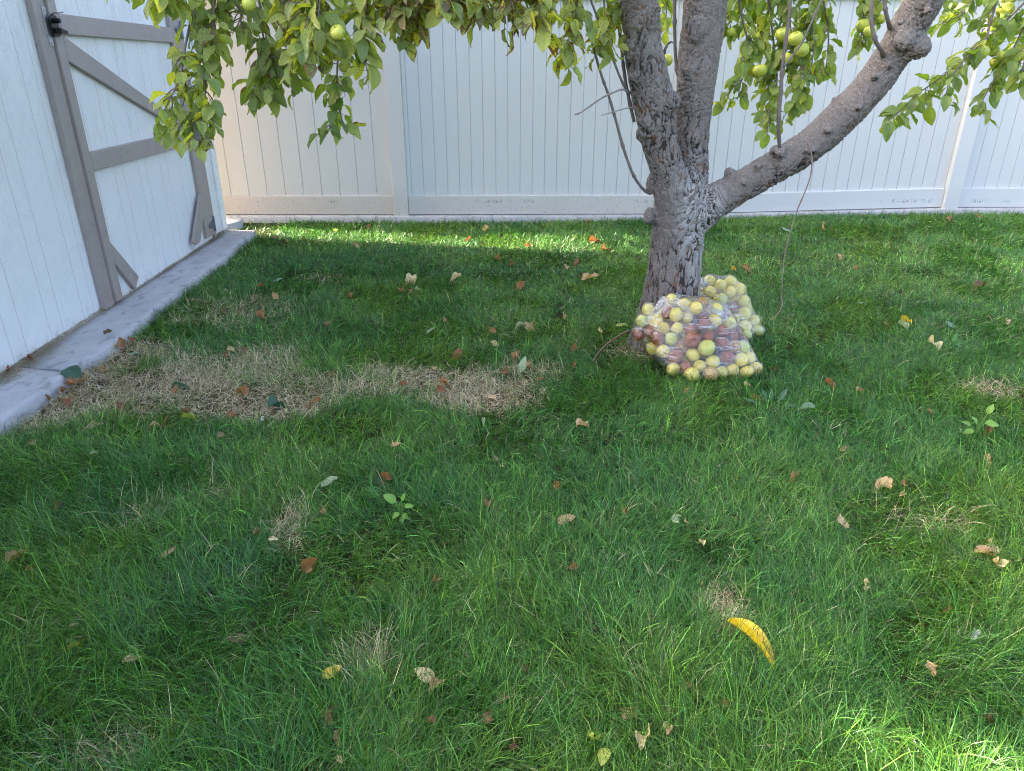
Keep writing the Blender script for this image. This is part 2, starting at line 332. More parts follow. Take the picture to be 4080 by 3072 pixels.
for i in range(len(posts) - 1):
    x0, x1 = posts[i] + .066, posts[i + 1] - .066
    pitch, phase = (.1600, PY(922, 783, FY + .01).x) if i == 0 else (.1052, PY(1738, 782, FY + .01).x) if i == 1 else (.1082, PY(3869 - 48.6 * 20 if i == 2 else 3869, 757, FY + .01).x)
    if i == 2: phase = PY(3323, 765, FY + .01).x
    g = sorted(phase + k * pitch for k in range(-40, 60) if x0 + .02 < phase + k * pitch < x1 - .02)
    xs = [x0] + g + [x1]; bm = bmesh.new()
    za, zc = zb[i] + .12, TOP - .10
    prof = []
    for k in range(len(xs) - 1):                  # one folded sheet, V groove at each plank joint
        a, b = xs[k] + (.0035 if k else 0), xs[k + 1] - .0035
        prof += [(xs[k], FY + .0165) if k else (a, FY + .010), (a, FY + .010), (b, FY + .010)]
    prof.append((x1, FY + .010))
    lo = [bm.verts.new((x, y, za)) for x, y in prof]; hi = [bm.verts.new((x, y, zc)) for x, y in prof]
    for k in range(len(prof) - 1):
        if prof[k] != prof[k + 1]: bm.faces.new((lo[k], lo[k + 1], hi[k + 1], hi[k]))
    box(bm, (x0, FY + .0175, za), (x1, FY + .035, zc))
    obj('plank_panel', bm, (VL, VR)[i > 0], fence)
    bm = bmesh.new(); d0, d1 = zb[i] if i != 1 else zb[1], zb[i + 1] if i != 0 else zb[1]
    if i == 3: d0 = d1 = zb[3]
    vs = [(x0 - .001, d0), (x1 + .001, d1), (x1 + .001, d1 + .160), (x0 - .001, d0 + .160)]
    A = [bm.verts.new((x, FY - .012, z)) for x, z in vs]; B = [bm.verts.new((x, FY + .05, z)) for x, z in vs]
    bm.faces.new(A); bm.faces.new(B[::-1])
    for k in range(4): bm.faces.new((A[k], B[k], B[(k + 1) % 4], A[(k + 1) % 4]))
    bmesh.ops.recalc_face_normals(bm, faces=bm.faces)
    bmesh.ops.bevel(bm, geom=list(bm.edges), offset=.004, segments=2, affect='EDGES')
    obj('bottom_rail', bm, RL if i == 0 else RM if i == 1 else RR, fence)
    bm = bmesh.new(); box(bm, (x0, FY - .012, TOP - .12), (x1, FY + .05, TOP), .003); obj('top_rail', bm, VR, fence)
# concrete curb under the fence
bm = bmesh.new(); nC = 60; xs = np.linspace(-2.62, 6.3, nC)
pr = []
for x in xs:
    z1 = float(np.interp(x, posts, zb[:5])) - .006; j = random.uniform(-.004, .004)
    pr.append([bm.verts.new((x, FY - .07 + j, -.1)), bm.verts.new((x, FY - .065 + j, z1 - .012)), bm.verts.new((x, FY - .05 + j, z1)), bm.verts.new((x, FY + .12, z1))])
for a, b in zip(pr, pr[1:]):
    for k in range(3): bm.faces.new((a[k], b[k], b[k + 1], a[k + 1]))
bm.faces.new(pr[0]); tag(obj('concrete_curb', bm, MC, smooth=True), 'low pale concrete curb running under the white vinyl fence', 'curb')

# ------------------------------------------------------------ shed
O0 = G(901, 917, .05); N0 = G(0, 1504, .05)
U = (N0 - O0); U.z = 0; U.normalize(); W = Vector((-U.y, U.x, 0))      # W: out of the wall, into the yard
if W.x < 0: W = -W
def wp(px, py, d=0.0):
    r = Vector(ray(px, py)); c0 = Vector((0, 0, CAMZ)); o_ = O0 + W * d
    tt = (o_ - c0).dot(W) / r.dot(W); p = c0 + r * tt; q = p - O0; return (q.dot(U), p.z)
def W3(u, h, d=0.0): v = O0 + U * u + W * d; return Vector((v.x, v.y, h))
def prism(bm, poly, d0, d1, bev=0):
    a = [bm.verts.new(W3(u, h, d0)) for u, h in poly]; b = [bm.verts.new(W3(u, h, d1)) for u, h in poly]
    fs = [bm.faces.new(a), bm.faces.new(b)]
    for k in range(len(poly)): fs.append(bm.faces.new((a[k], a[(k + 1) % len(a)], b[(k + 1) % len(a)], b[k])))
    bmesh.ops.recalc_face_normals(bm, faces=bm.faces)
    if bev: bmesh.ops.bevel(bm, geom=list({e for f in fs for e in f.edges}), offset=bev, segments=1, affect='EDGES')
shed = thing('shed', 'white painted wooden shed with taupe trimmed plank door at the left of the lawn', 'shed', tuple(O0))
UL, EH = 3.33, 3.95  # unseen height and near end shaped by the shadow wanted on the lawn
def wall_obj(name, poly, d0, d1, m, parent):
    bm = bmesh.new(); prism(bm, poly, d0, d1); me = bpy.data.meshes.new(name); uvl = bm.loops.layers.uv.new('UVMap')
    for f in bm.faces:
        for l in f.loops: q = l.vert.co - O0; l[uvl].uv = (q.dot(U), l.vert.co.z)
    return obj(name, bm, m, parent)
# door frame lines in wall coordinates
jo = wp(413, 1223, .02)[0]; ji = wp(454, 1211, .02)[0]; so_ = wp(466, 1196, .03)[0] 
print('GROOVES', [round(wp(*q)[0],3) for q in ((146,1365),(281,1303),(361,1260),(475,850),(500,850),(619,850),(708,850))]); print('door u', jo, ji, so_, 'h', [wp(*q) for q in ((234, 140), (678, 147), (345, 632), (741, 523), (755, 564), (844, 850), (858, 912))])
jo_u, gap_u = wp(300, 760, .02)[0], wp(345, 760, .02)[0]; st_u = wp(383, 760, .03)[0]
rs0, rs1, rj1 = wp(772, 680, .03)[0], wp(812, 700, .03)[0], wp(826, 740, .02)[0]
print('u jamb/gap/stile', jo_u, gap_u, st_u, 'right', rs0, rs1, rj1)
wl = wall_obj('wall', [(0, .045), (UL, .045), (UL, EH), (0, EH)], -.02, 0, MS, shed)
bm = bmesh.new(); prism(bm, [(.0, .045), (.0, EH), (-.02, EH), (-.02, .045)], -3.0, -.021); simple('white_paint', (.74, .74, .74), .5); obj('end_wall', bm, simple('bounce_brown', (.20, .16, .13), .8), shed)  # unseen end wall, coloured brown to throw a tan bounce on the fence
bm = bmesh.new(); prism(bm, [(UL, .045), (UL, EH), (UL + .02, EH), (UL + .02, .045)], -3.0, -.021); obj('end_wall', bm, bpy.data.materials['white_paint'], shed)
bm = bmesh.new()
a = [W3(-.04, EH + .02, .18), W3(UL + .05, EH + .02, .18), W3(UL + .05, EH + .42, -3.2), W3(-.04, EH + .42, -3.2)]
vs = [bm.verts.new(v) for v in a] + [bm.verts.new(v + Vector((0, 0, .09))) for v in a]
for f in ((0, 1, 2, 3), (7, 6, 5, 4), (0, 4, 5, 1), (1, 5, 6, 2), (2, 6, 7, 3), (3, 7, 4, 0)): bm.faces.new([vs[i] for i in f])
obj('roof', bm, MROOF, shed)
bm = bmesh.new(); prism(bm, [(UL + .021, .045), (UL + 4.5, .045), (UL + 4.5, 1.67), (UL + .021, 1.67)], -2.0, -.002); obj('low_shade_block', bm, bpy.data.materials['white_paint'], shed)  # unseen low block added to shade the foreground, leaving one corner sunlit
bm = bmesh.new(); prism(bm, [(UL + .021, 1.675), (UL + 4.6, 1.675), (UL + 4.6, 1.73), (UL + .021, 1.73)], -2.1, .06); obj('shade_block_cap', bm, MROOF, shed)  # cap of the added shadow block
bm = bmesh.new(); prism(bm, [(-.003, .05), (.09, .05), (.09, EH), (-.003, EH)], .0005, .016, .002); obj('corner_board', bm, bpy.data.materials['white_paint'], shed)
DT = 2.12
def plank(name, poly, d0, d1, parent, m=MT): bm = bmesh.new(); prism(bm, poly, d0, d1, .0025); return obj(name, bm, m, parent)
plank('door_trim', [(gap_u + .004, .055), (jo_u, .055), (jo_u, DT + .1), (gap_u + .004, DT + .1)], .001, .030, shed)
plank('door_trim', [(rj1, .06), (rs1 - .004, .06), (rs1 - .004, DT + .1), (rj1, DT + .1)], .001, .030, shed)
plank('door_trim', [(rj1 - .02, DT + .105), (jo_u + .02, DT + .105), (jo_u + .02, DT + .2), (rj1 - .02, DT + .2)], .001, .032, shed)
door = wall_obj('door', [(rs1, .058), (gap_u, .058), (gap_u, DT), (rs1, DT)], .001, .018, MS, shed)
plank('stile', [(st_u, .07), (gap_u - .002, .07), (gap_u - .002, DT), (st_u, DT)], .0185, .043, door)
plank('stile', [(rs1 + .002, .10), (rs0, .10), (rs0, DT), (rs1 + .002, DT)], .0185, .043, door)
def D(*q): return [wp(x, y, .043) for x, y in q]
t0, t1 = D((230, 84), (234, 140)); 
def hrail(yl_t, yl_b, yr_t, yr_b): return [(rs0 + .001, yr_b), (st_u - .001, yl_b), (st_u - .001, yl_t), (rs0 + .001, yr_t)]
a_, b_, c_, d_ = D((228, 84), (234, 140), (665, 104), (678, 147)); print('top rail h', a_, b_, c_, d_)
hm = (a_[1] + b_[1] + c_[1] + d_[1]) / 4; plank('rail', hrail(hm + .045, hm - .045, hm + .045, hm - .045), .0185, .0445, door); hT = hm
a_, b_, c_, d_ = D((345, 632), (356, 682), (741, 523), (755, 562)); print('mid rail h', a_, b_, c_, d_)
hm = (a_[1] + b_[1] + c_[1] + d_[1]) / 4; plank('rail', hrail(hm + .047, hm - .047, hm + .047, hm - .047), .0185, .0445, door); hM = hm
plank('rail', hrail(DT, DT - .09, DT, DT - .09), .0185, .0445, door)
print('diag', D((234, 144), (248, 210), (705, 445), (735, 520)))
hb, ht = hM + .049, hT - .049
plank('brace', [(st_u - .002, ht), (st_u - .002, ht - .115), (rs0 + .10, hb), (rs0 + .002, hb), (rs0 + .002, hb + .02)], .0185, .042, door)
bl = D((423, 972), (554, 1101), (527, 1117), (443, 1039)); print('brace l', bl)
plank('brace', [(st_u - .002, bl[0][1]), (bl[1][0], max(.085, bl[1][1])), (bl[1][0] + .07, .072), (st_u - .002, bl[0][1] - .12)], .0185, .042, door)
br = D((801, 776), (788, 777), (759, 967), (774, 970), (798, 950)); print('brace r', br)
plank('brace', [(.515, .415), (.577, .42), (.857, .142), (.795, .112), (.72, .118), (.515, .33)], .0435, .060, door)
# latch: zinc plate on the jamb and black gate latch
lu, lh = wp(172, 105, .03); bm = bmesh.new(); prism(bm, [(gap_u + .008, lh - .085), (gap_u + .040, lh - .085), (gap_u + .040, lh + .085), (gap_u + .008, lh + .085)], .0305, .034, .001)
pl = obj('latch_plate', bm, MZN, shed)
for dh in (-.07, .07): bm = bmesh.new(); tube(bm, [W3(gap_u + .024, lh + dh, .034), W3(gap_u + .024, lh + dh, .038)], .006, 10); obj('screw', bm, MZN, pl)
bm = bmesh.new(); lu, lh = wp(205, 100, .05)
prism(bm, [(gap_u - .045, lh - .045), (gap_u + .02, lh - .05), (gap_u + .03, lh + .03), (gap_u - .01, lh + .05), (gap_u - .04, lh + .04)], .044, .052, .001)
prism(bm, [(gap_u - .05, lh - .035), (gap_u + .012, lh - .035), (gap_u + .012, lh - .01), (gap_u - .05, lh - .022)], .0525, .085, .002)
tube(bm, [W3(gap_u - .008, lh + .02, .052), W3(gap_u - .008, lh + .02, .08)], .011, 12)
tube(bm, smooth_path([W3(gap_u + .03, lh + .05, .07), W3(gap_u - .03, lh + .055, .085), W3(gap_u - .07, lh + .06, .07)]), .0025, 6)
obj('latch', bm, MBLK, door)
for q, mt in (((700, 118), MHG), ((762, 548), MHG), ((830, 905), MHG)):
    hu, hh_ = wp(*q, .045); hu = rs1 + .0; bm = bmesh.new()
    prism(bm, [(hu + .006, hh_ + .035), (hu + .10, hh_ + .012), (hu + .115, hh_), (hu + .10, hh_ - .012), (hu + .006, hh_ - .035)], .0455, .049, .001)
    prism(bm, [(hu - .035, hh_ - .06), (hu - .006, hh_ - .06), (hu - .006, hh_ + .06), (hu - .035, hh_ + .06)], .0305, .035, .001)
    tube(bm, [W3(hu, hh_ - .055, .048), W3(hu, hh_ + .055, .048)], .007, 10)
    for du in (.03, .06, .09): tube(bm, [W3(hu + du, hh_, .0485), W3(hu + du, hh_, .0525)], .005, 8)
    obj('hinge', bm, mt, door)

# ------------------------------------------------------------ concrete slabs along the shed
def slab(px_out, u0, u1, h, z0, label, cut=None):
    outp = [G(x, y, h) for x, y in px_out]; inn = [W3(u, h, .0) for u in np.linspace(u0, u1, 24)]
    # resample outer edge to the same count
    d = [0]
    for p, q in zip(outp, outp[1:]): d.append(d[-1] + (q - p).length)
    outp = [Vector([np.interp(s, d, [p[k] for p in outp]) for k in range(3)]) for s in np.linspace(0, d[-1], 24)]
    bm = bmesh.new(); rows = []
    for i, (a, b) in enumerate(zip(inn, outp)):
        dirv = (b - a).normalized(); j = .006 * (noise(np.array([[i * .9, u0, 3.]]))[0] - .5) * 2; row = []
        for k in range(9):
            p = a.lerp(b + dirv * j, k / 8); p.z = h + .004 * (noise(np.array([[p.x * 14, p.y * 14, 1.]]))[0] - .5); row.append(bm.verts.new(p))
        e = b + dirv * j
        row.append(bm.verts.new(e + dirv * .006 + Vector((0, 0, -.008)))); row.append(bm.verts.new(e + dirv * (.010 + .004 * random.random()) + Vector((0, 0, -.035)))); row.append(bm.verts.new(e + dirv * .012 + Vector((0, 0, z0 - h))))
        rows.append(row)
    for a, b in zip(rows, rows[1:]):
        for k in range(11): bm.faces.new((a[k], a[k + 1], b[k + 1], b[k]))
    for row in (rows[0], rows[-1]):
        lo = bm.verts.new((row[0].co.x, row[0].co.y, z0)); bm.faces.new(row + [lo])
    bmesh.ops.recalc_face_normals(bm, faces=bm.faces)
    o = obj('concrete_slab', bm, MC, smooth=False); tag(o, label, 'slab')
    o.data.polygons.foreach_set('use_smooth', [len(p.vertices) == 4 for p in o.data.polygons])
    return outp
S1 = [(1015, 919), (980, 945), (939, 978), (885, 1032), (830, 1067), (790, 1102), (730, 1140), (640, 1205), (560, 1275), (527, 1300), (480, 1345), (411, 1392), (324, 1445), (232, 1471)]
S2 = [(262, 1484), (205, 1525), (156, 1562), (60, 1630), (0, 1672), (-150, 1790), (-400, 1990), (-900, 2350)]
e1 = slab(S1, -.02, wp(60, 1478)[0], .05, -.05, 'long weathered concrete slab along the shed wall under the plank door')
sep_u = wp(60, 1480)[0]
e2 = slab(S2, sep_u + .01, sep_u + 2.6, .062, -.05, 'paler concrete slab nearest the camera beside the shed wall, past the broken joint')
bm = bmesh.new(); lv = []                              # little rounded kerb end behind the shed corner
c0 = G(895, 885, .05)
for k in range(20):
    a = 2 * math.pi * k / 20; lv.append((c0.x + .14 * math.cos(a), c0.y + .19 * math.sin(a)))
lo = [bm.verts.new((x, y, -.05)) for x, y in lv]; mi = [bm.verts.new((x, y, .055)) for x, y in lv]; hi = [bm.verts.new((c0.x + (x - c0.x) * .9, c0.y + (y - c0.y) * .9, .066)) for x, y in lv]
for k in range(20):
    q = (k + 1) % 20; bm.faces.new((lo[k], lo[q], mi[q], mi[k])); bm.faces.new((mi[k], mi[q], hi[q], hi[k]))
bm.faces.new(hi); tag(obj('concrete_footing', bm, MC, smooth=True), 'rounded end of a concrete footing behind the far corner of the shed', 'footing')

# ------------------------------------------------------------ apple tree
TY = G(2650, 1372).y; print('tree Y', TY)
def tp(px, py, dy=0.0): return PY(px, py, TY + dy)
def rr(px_w, py, dy=0): return px_w / 2 * (TY + dy) / ray(2040, py)[1] / F
tree = thing('apple_tree', 'old apple tree with three thick limbs and hanging leafy boughs of green apples', 'tree', (tp(2650, 1372).x, TY, 0))
limbs = {
 'trunk': [(2640, 1450, 0, 420), (2646, 1378, 0, 312), (2656, 1300, 0, 254), (2673, 1180, 0, 222), (2688, 1060, 0, 212), (2700, 950, 0, 208), (2706, 860, 0, 212), (2706, 790, 0, 200), (2700, 740, 0, 170)],
 'left': [(2690, 850, -.02, 150), (2678, 770, -.03, 150), (2655, 660, -.035, 136), (2622, 530, -.04, 148), (2603, 400, -.05, 166), (2578, 280, -.06, 158), (2562, 180, -.07, 152), (2546, 0, -.09, 152), (2530, -150, -.12, 148), (2480, -420, -.2, 130), (2380, -800, -.3, 100), (2200, -1200, -.35, 70)],
 'mid': [(2735, 880, .04, 150), (2748, 770, .06, 140), (2754, 640, .07, 134), (2758, 520, .08, 142), (2768, 380, .09, 152), (2788, 200, .12, 168), (2812, 0, .15, 176), (2835, -150, .2, 165), (2880, -420, .35, 140), (2900, -800, .6, 100), (2880, -1150, .85, 65)],
 'right': [(2715, 900, 0, 160), (2770, 860, -.005, 158), (2835, 812, -.01, 146), (2935, 752, -.03, 132), (3075, 672, -.05, 130), (3215, 588, -.08, 136), (3345, 475, -.10, 142), (3450, 365, -.13, 138), (3560, 215, -.16, 140), (3622, 105, -.19, 146), (3680, 0, -.22, 146), (3750, -150, -.27, 140), (3850, -420, -.35, 115), (3950, -750, -.4, 90), (4000, -1100, -.4, 60)],
}
bm = bmesh.new(); skel = []
for k, L in limbs.items():
    P3 = [tp(x, y, d) for x, y, d, w_ in L]; Rr = [rr(w_, y, d) for x, y, d, w_ in L]
    pp = smooth_path(P3, 6); rp = interp(Rr, len(pp)); tube(bm, pp, rp, 28)
    for a, b, r0 in zip(pp, pp[1:], rp): skel.append((a, b, r0, k))
def blob(c, r, sc=(1, 1, 1)):
    m_ = Matrix.Translation(c) @ Matrix.Diagonal((*[r * s for s in sc], 1)); bmesh.ops.create_icosphere(bm, subdivisions=3, radius=1, matrix=m_)
fy = -.075
for x, y, dy, r, sc in [(2575, 490, -.10, 34, (1, 1, 1.1)), (2636, 495, -.105, 26, (1, 1.1, .9)), (2665, 405, -.10, 46, (1, .9, 1)), (2600, 520, -.09, 50, (1.3, .6, .8)), (2556, 535, -.04, 26, (1, 1, 1.2)),
                        (2520, 200, -.12, 40, (1, .5, 1.1)), (2598, 60, -.14, 46, (.8, .6, 1.4)), (2530, 310, -.11, 30, (1, 1, .9)), (2592, 735, -.03, 26, (.8, 1, 1.7)), (2588, 860, -.03, 26, (1, 1, 1.5)), (2585, 875, -.05, 20, (1.2, 1, 1)),
                        (2768, 440, .02, 22, (1, 1.2, 1.6)), (2765, 550, .01, 34, (1, .8, 1)), (2775, 115, .03, 44, (1, .5, 1.2)), (2755, 285, .03, 38, (1, .5, .8)),
                        (3110, 612, -.135, 22, (1, 1, 1)), (3117, 655, -.11, 34, (.9, .9, 1.3)), (3650, 185, -.22, 56, (1.1, .8, .9)), (3668, 195, -.20, 30, (1.3, 1, .9)), (3600, 160, -.25, 44, (1, .7, 1)), (2907, 690, -.04, 26, (1, 1, 1)), (3150, 590, -.10, 24, (1.4, 1, .8)),
                        (3345, 398, -.10, 26, (1.4, .8, .7)), (3020, 660, -.10, 18, (1, 1, 1)), (3300, 520, -.17, 16, (1.2, 1, 1)), (3420, 430, -.19, 14, (1, 1, 1)), (3230, 600, -.15, 20, (1.5, 1, .8)), (3590, 90, -.27, 16, (1, 1, 1)), (3540, 260, -.22, 14, (1, 1, 1.3)), (2960, 730, -.10, 15, (1, 1, 1)), (3100, 600, -.11, 30, (1.2, .9, .8)), (3485, 305, -.22, 18, (1, 1, 1)), (3700, 45, -.30, 20, (1, 1, 1)), (2580, 1345, -.02, 74, (.9, .9, 1.6)), (2735, 1350, -.02, 74, (.9, .9, 1.5)), (2650, 1390, -.04, 96, (1.2, .8, .9))]:
    blob(tp(x, y, dy), rr(2 * r, y, dy), sc)
me = bpy.data.meshes.new('t'); bm.to_mesh(me); bm.free(); tmp = link(bpy.data.objects.new('t', me))
md = tmp.modifiers.new('r', 'REMESH'); md.mode = 'VOXEL'; md.voxel_size = .0058
ms_ = tmp.modifiers.new('s', 'SMOOTH'); ms_.iterations = 12; ms_.factor = .5
dg = bpy.context.evaluated_depsgraph_get(); tme = bpy.data.meshes.new_from_object(tmp.evaluated_get(dg)); bpy.data.objects.remove(tmp)
nv = len(tme.vertices); V = np.empty(nv * 3, np.float32); tme.vertices.foreach_get('co', V); V = V.reshape(-1, 3).astype(float)
Nn = np.empty(nv * 3, np.float32); tme.vertices.foreach_get('normal', Nn); Nn = Nn.reshape(-1, 3).astype(float)
print('trunk verts', nv)
SA = np.array([s[0] for s in skel]); SB = np.array([s[1] for s in skel]); SD = SB - SA; SD /= np.linalg.norm(SD, axis=1)[:, None]; SR = np.array([s[2] for s in skel]); SM = (SA + SB) / 2
wsum = np.zeros(nv); ax = np.zeros((nv, 3))
for m_, d, r0 in zip(SM, SD, SR):
    q = np.linalg.norm(V - m_, axis=1) / r0; wt = np.exp(-q * q * 1.6); ax += wt[:, None] * d; wsum += wt
ax /= np.linalg.norm(ax, axis=1)[:, None] + 1e-9
al = np.sum(V * ax, axis=1)
Q = V - ax * (al * .87)[:, None]
tn = noise(Q * 5, 4)
wob = np.stack([noise(Q * 30, 7), noise(Q * 30, 8), noise(Q * 30, 9)], 1) * .022 + np.stack([noise(V * 60, 7), noise(V * 60, 8), noise(V * 60, 9)], 1) * .006
def ridged(f, s): return 1 - np.abs(2 * noise((Q + wob) * f, s) - 1)
Rg = np.maximum(ridged(64, 1), ridged(36, 11) * .97); R2 = ridged(130, 2); R3 = noise(V * 150, 3)
rough_ = np.clip(.35 + .9 * noise(V * 3.1, 12) + .5 * sstep(-V[:, 2], -1.3, -.3) - .15, .15, 1.15)
under = np.clip(-(Nn[:, 2]) * 1.2, 0, 1) * (V[:, 0] > tp(2830, 800).x)
rough_ = np.where(V[:, 0] > tp(2830, 800).x, .50 + .8 * under + .6 * (noise(V * 7, 14) - .5), rough_)
crack = sstep(Rg, .78, .97)
plates = noise((Q + wob) * np.array([34, 34, 34]), 21)
disp = rough_ * (-.0062 * crack + .0045 * (plates - .5) - .003 * sstep(R2, .80, 1) + .0014 * (R3 - .5)) + .007 * (noise(V * 11, 17) - .5)
# knots: concentric rings round the old branch scars
for x, y, dy, r in [(2520, 200, -.15, 55), (2575, 490, -.14, 60), (2598, 60, -.17, 50), (2775, 115, .0, 60), (3650, 190, -.26, 75), (3117, 655, -.15, 50), (2765, 550, -.04, 40)]:
    c = np.array(tp(x, y, dy)); rad = rr(2 * r, y, dy); q = np.linalg.norm(V - c, axis=1) / rad
    disp += np.where(q < 1.3, (1 - sstep(q, .7, 1.3)) * .0018 * np.sin(q * 19 + 3 * noise(V * 20, 5)), 0)
V2 = V + Nn * disp[:, None]
tme.vertices.foreach_set('co', V2.astype(np.float32).ravel())
a = tme.attributes.new('bark', 'FLOAT_VECTOR', 'POINT'); a.data.foreach_set('vector', (Q + wob * .5).astype(np.float32).ravel())
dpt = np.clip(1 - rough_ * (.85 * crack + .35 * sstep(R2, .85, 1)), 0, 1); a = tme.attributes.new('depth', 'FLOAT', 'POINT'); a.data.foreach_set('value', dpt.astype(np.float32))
fork = np.array(tp(2760, 800)); dq = np.linalg.norm((V - fork) * np.array([1.4, .6, .75]), axis=1)
pale = np.clip(.95 - dq / .32, 0, 1) * .85 + .42 * sstep(-V[:, 2], -.95, -.4) * sstep(V[:, 0], tp(2600, 1100).x, tp(2760, 1100).x); a = tme.attributes.new('pale', 'FLOAT', 'POINT'); a.data.foreach_set('value', np.clip(pale, 0, 1).astype(np.float32))
tme.polygons.foreach_set('use_smooth', [True] * len(tme.polygons)); tme.materials.clear(); tme.update()
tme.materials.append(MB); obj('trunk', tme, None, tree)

# ---- leaves
def leaf_template(nl, nw):
    s = np.linspace(0, 1, nl); t_ = np.linspace(-1, 1, nw); S, T = np.meshgrid(s, t_, indexing='ij'); return S.ravel(), T.ravel()
class Leaves:
    def __init__(s): s.V = []; s.F = []; s.C = []; s.B = []; s.UV = []; s.n = 0
    def add(s, base, ax_, nm, L, fold=.25, bend=.6, wave=.05, col=(.1, .2, .03), bad=.2, nl=8, nw=5, wid=.30, pet=.018, wob=0., sr=.06):
        S, T = leaf_template(nl, nw)
        ax_ = Vector(ax_).normalized(); nm = Vector(nm); nm = (nm - ax_ * nm.dot(ax_)); nm = nm.normalized() if nm.length > 1e-4 else ax_.orthogonal().normalized(); sd = ax_.cross(nm)
        wd = wid * L * np.power(np.clip(np.sin(np.pi * np.power(S, .82)), 0, 1), .72) * (1 - .25 * S) ; wd[S >= .999] = .002 * L; wd = np.maximum(wd, .0006)
        ph = random.uniform(0, 6); 
        ser = 1 + (sr * np.sin(S * 37 + ph) if nl > 6 else 0)
        y = T * wd * ser
        z = fold * np.abs(T) * wd * 1.1 + wave * L * np.abs(T) ** 2 * np.sin(S * 11 + ph + T * 1.5) + wob * L * np.sin(S * 5 + ph * 2) * T
        ang = bend * S; 
        if abs(bend) < .01: X, Z = S * L, 0 * S
        else: X, Z = np.sin(ang) * L / bend, -(1 - np.cos(ang)) * L / bend
        X2 = X + z * np.sin(ang); Z2 = Z + z * np.cos(ang)
        P = np.array(base)[None] + np.outer(X2, ax_) + np.outer(y, sd) + np.outer(Z2, nm)
        i0 = s.n; s.V.append(P); s.n += len(P)
        k = (np.arange(nl - 1)[:, None] * nw + np.arange(nw - 1)[None]).ravel() + i0
        s.F.append(np.stack([k, k + nw, k + nw + 1, k + 1], 1))
        s.C.append(np.tile(np.array(col, float), (len(P), 1))); s.B.append(np.full(len(P), bad)); s.UV.append(np.stack([S, T * .5 + .5], 1))
    def mesh(s, name): return np_mesh(name, np.concatenate(s.V), np.concatenate(s.F), 4, {'col': np.concatenate(s.C), 'bad': np.concatenate(s.B)}, np.concatenate(s.UV))
def leafcol(yl=.35):
    r = random.random()
    g = np.array([.19, .31, .045]); y = np.array([.48, .50, .070]); d = np.array([.10, .20, .042])
    k = min(1, max(0, random.gauss(yl, .28))); c = g * (1 - k) + y * k
    if r < .2: c = d * .6 + c * .4
    return c * random.uniform(.85, 1.15)
def rv(a=1.0): return Vector((random.gauss(0, a), random.gauss(0, a), random.gauss(0, a)))
LIMB_ENDS = {'left': tp(2480, -420, -.2), 'mid': tp(2880, -420, .35), 'right': tp(3850, -420, -.35)}
def spray(path, z, dens=75, size=.078, yl=.35, bad=.25, side=3, sl=.10, r0=.0045, hang=.55, frm='left', leafless=0, sz=.06):
    pts = [PZ(x, y, z + (q[2] if len(q) > 2 else 0)) for q in path for x, y in (q[:2],)]
    px0 = path[0][0]
    st = LIMB_ENDS[frm]; up = pts[0] + Vector((0, 0, .35)); mid = st.lerp(up, .55) + Vector((0, 0, .22))
    whole = smooth_path([st, mid, up, pts[0]], 5)[:-1] + smooth_path(pts, 7); n0 = 15
    rad = list(np.interp(range(len(whole)), [0, n0, len(whole) - 1], [r0 * 2.6, r0 * 1.15, r0 * .4]))
    bm = bmesh.new(); tube(bm, whole, rad, 7, jitter=.12)
    lv = Leaves(); runs = [(whole[n0 - 4:], 1.0)]
    main = whole[n0 - 3:]
    for k in range(side * (len(pts) - 1)):
        i = random.randrange(0, len(main) - 1); d = (main[min(i + 1, len(main) - 1)] - main[i]).normalized()
        o_ = rv(); o_ = (o_ - d * o_.dot(d)).normalized(); o_.y *= .7
        ln = sl * random.uniform(.5, 1.25); p = main[i]; sp = [p]
        for q in range(5):
            dd = (o_ * (1 - q * .12) + d * .5 + Vector((0, 0, -.3 - .12 * q)) + rv(.12)).normalized(); p = p + dd * ln / 5; sp.append(p)
        tube(bm, sp, [r0 * .6, r0 * .5, r0 * .45, r0 * .4, r0 * .3, r0 * .22], 5); runs.append((sp, .9))
    for run, kk in runs:
        L = sum((b - a).length for a, b in zip(run, run[1:])); n = max(2, int(L * dens * kk * (1.25 if z < 2.9 else 1.1))); cum = [0]
        for a, b in zip(run, run[1:]): cum.append(cum[-1] + (b - a).length)
        for q in range(n + 1):
            s_ = min(L * .999, L * (q + random.uniform(-.4, .4)) / n) if q < n else L * .999; s_ = max(0, s_)
            i = max(0, min(len(run) - 2, int(np.searchsorted(cum, s_)) - 1)); tt = (s_ - cum[i]) / max(1e-6, cum[i + 1] - cum[i])
            p = run[i].lerp(run[i + 1], tt); d = (run[i + 1] - run[i]).normalized()
            o_ = rv(); o_ = (o_ - d * o_.dot(d) * .7).normalized()
            ax_ = (o_ * .9 + d * random.uniform(.1, .7) + Vector((0, 0, -hang * random.uniform(.3, 1.9)))).normalized()
            pe = random.uniform(.010, .026); b = p + (o_ * .7 + ax_ * .6).normalized() * pe
            nm = Vector((random.gauss(0, .5), random.gauss(0, .5) - .25, 1)); 
            sz_ = size * (.86 if z < 2.36 and px0 < 900 else .95 if z < 2.9 else 1.0) * random.choice((.62, .8, .95, 1.0, 1.08, 1.18)) * random.uniform(.9, 1.1)
            lv.add(b, ax_, nm, sz_, random.uniform(.1, .6), random.uniform(-.3, 1.3), random.uniform(.015, .05), leafcol(yl), max(0, random.gauss(bad, .3)), wid=random.uniform(.26, .34), wob=random.uniform(-.05, .05))
            tube(bm, [p, b + ax_ * .006], .0008, 4, False)
    br = obj('branch', bm, MTW, tree, smooth=True)
    me = lv.mesh('leaves'); lo_ = obj('leaves', me, ML, br); return br
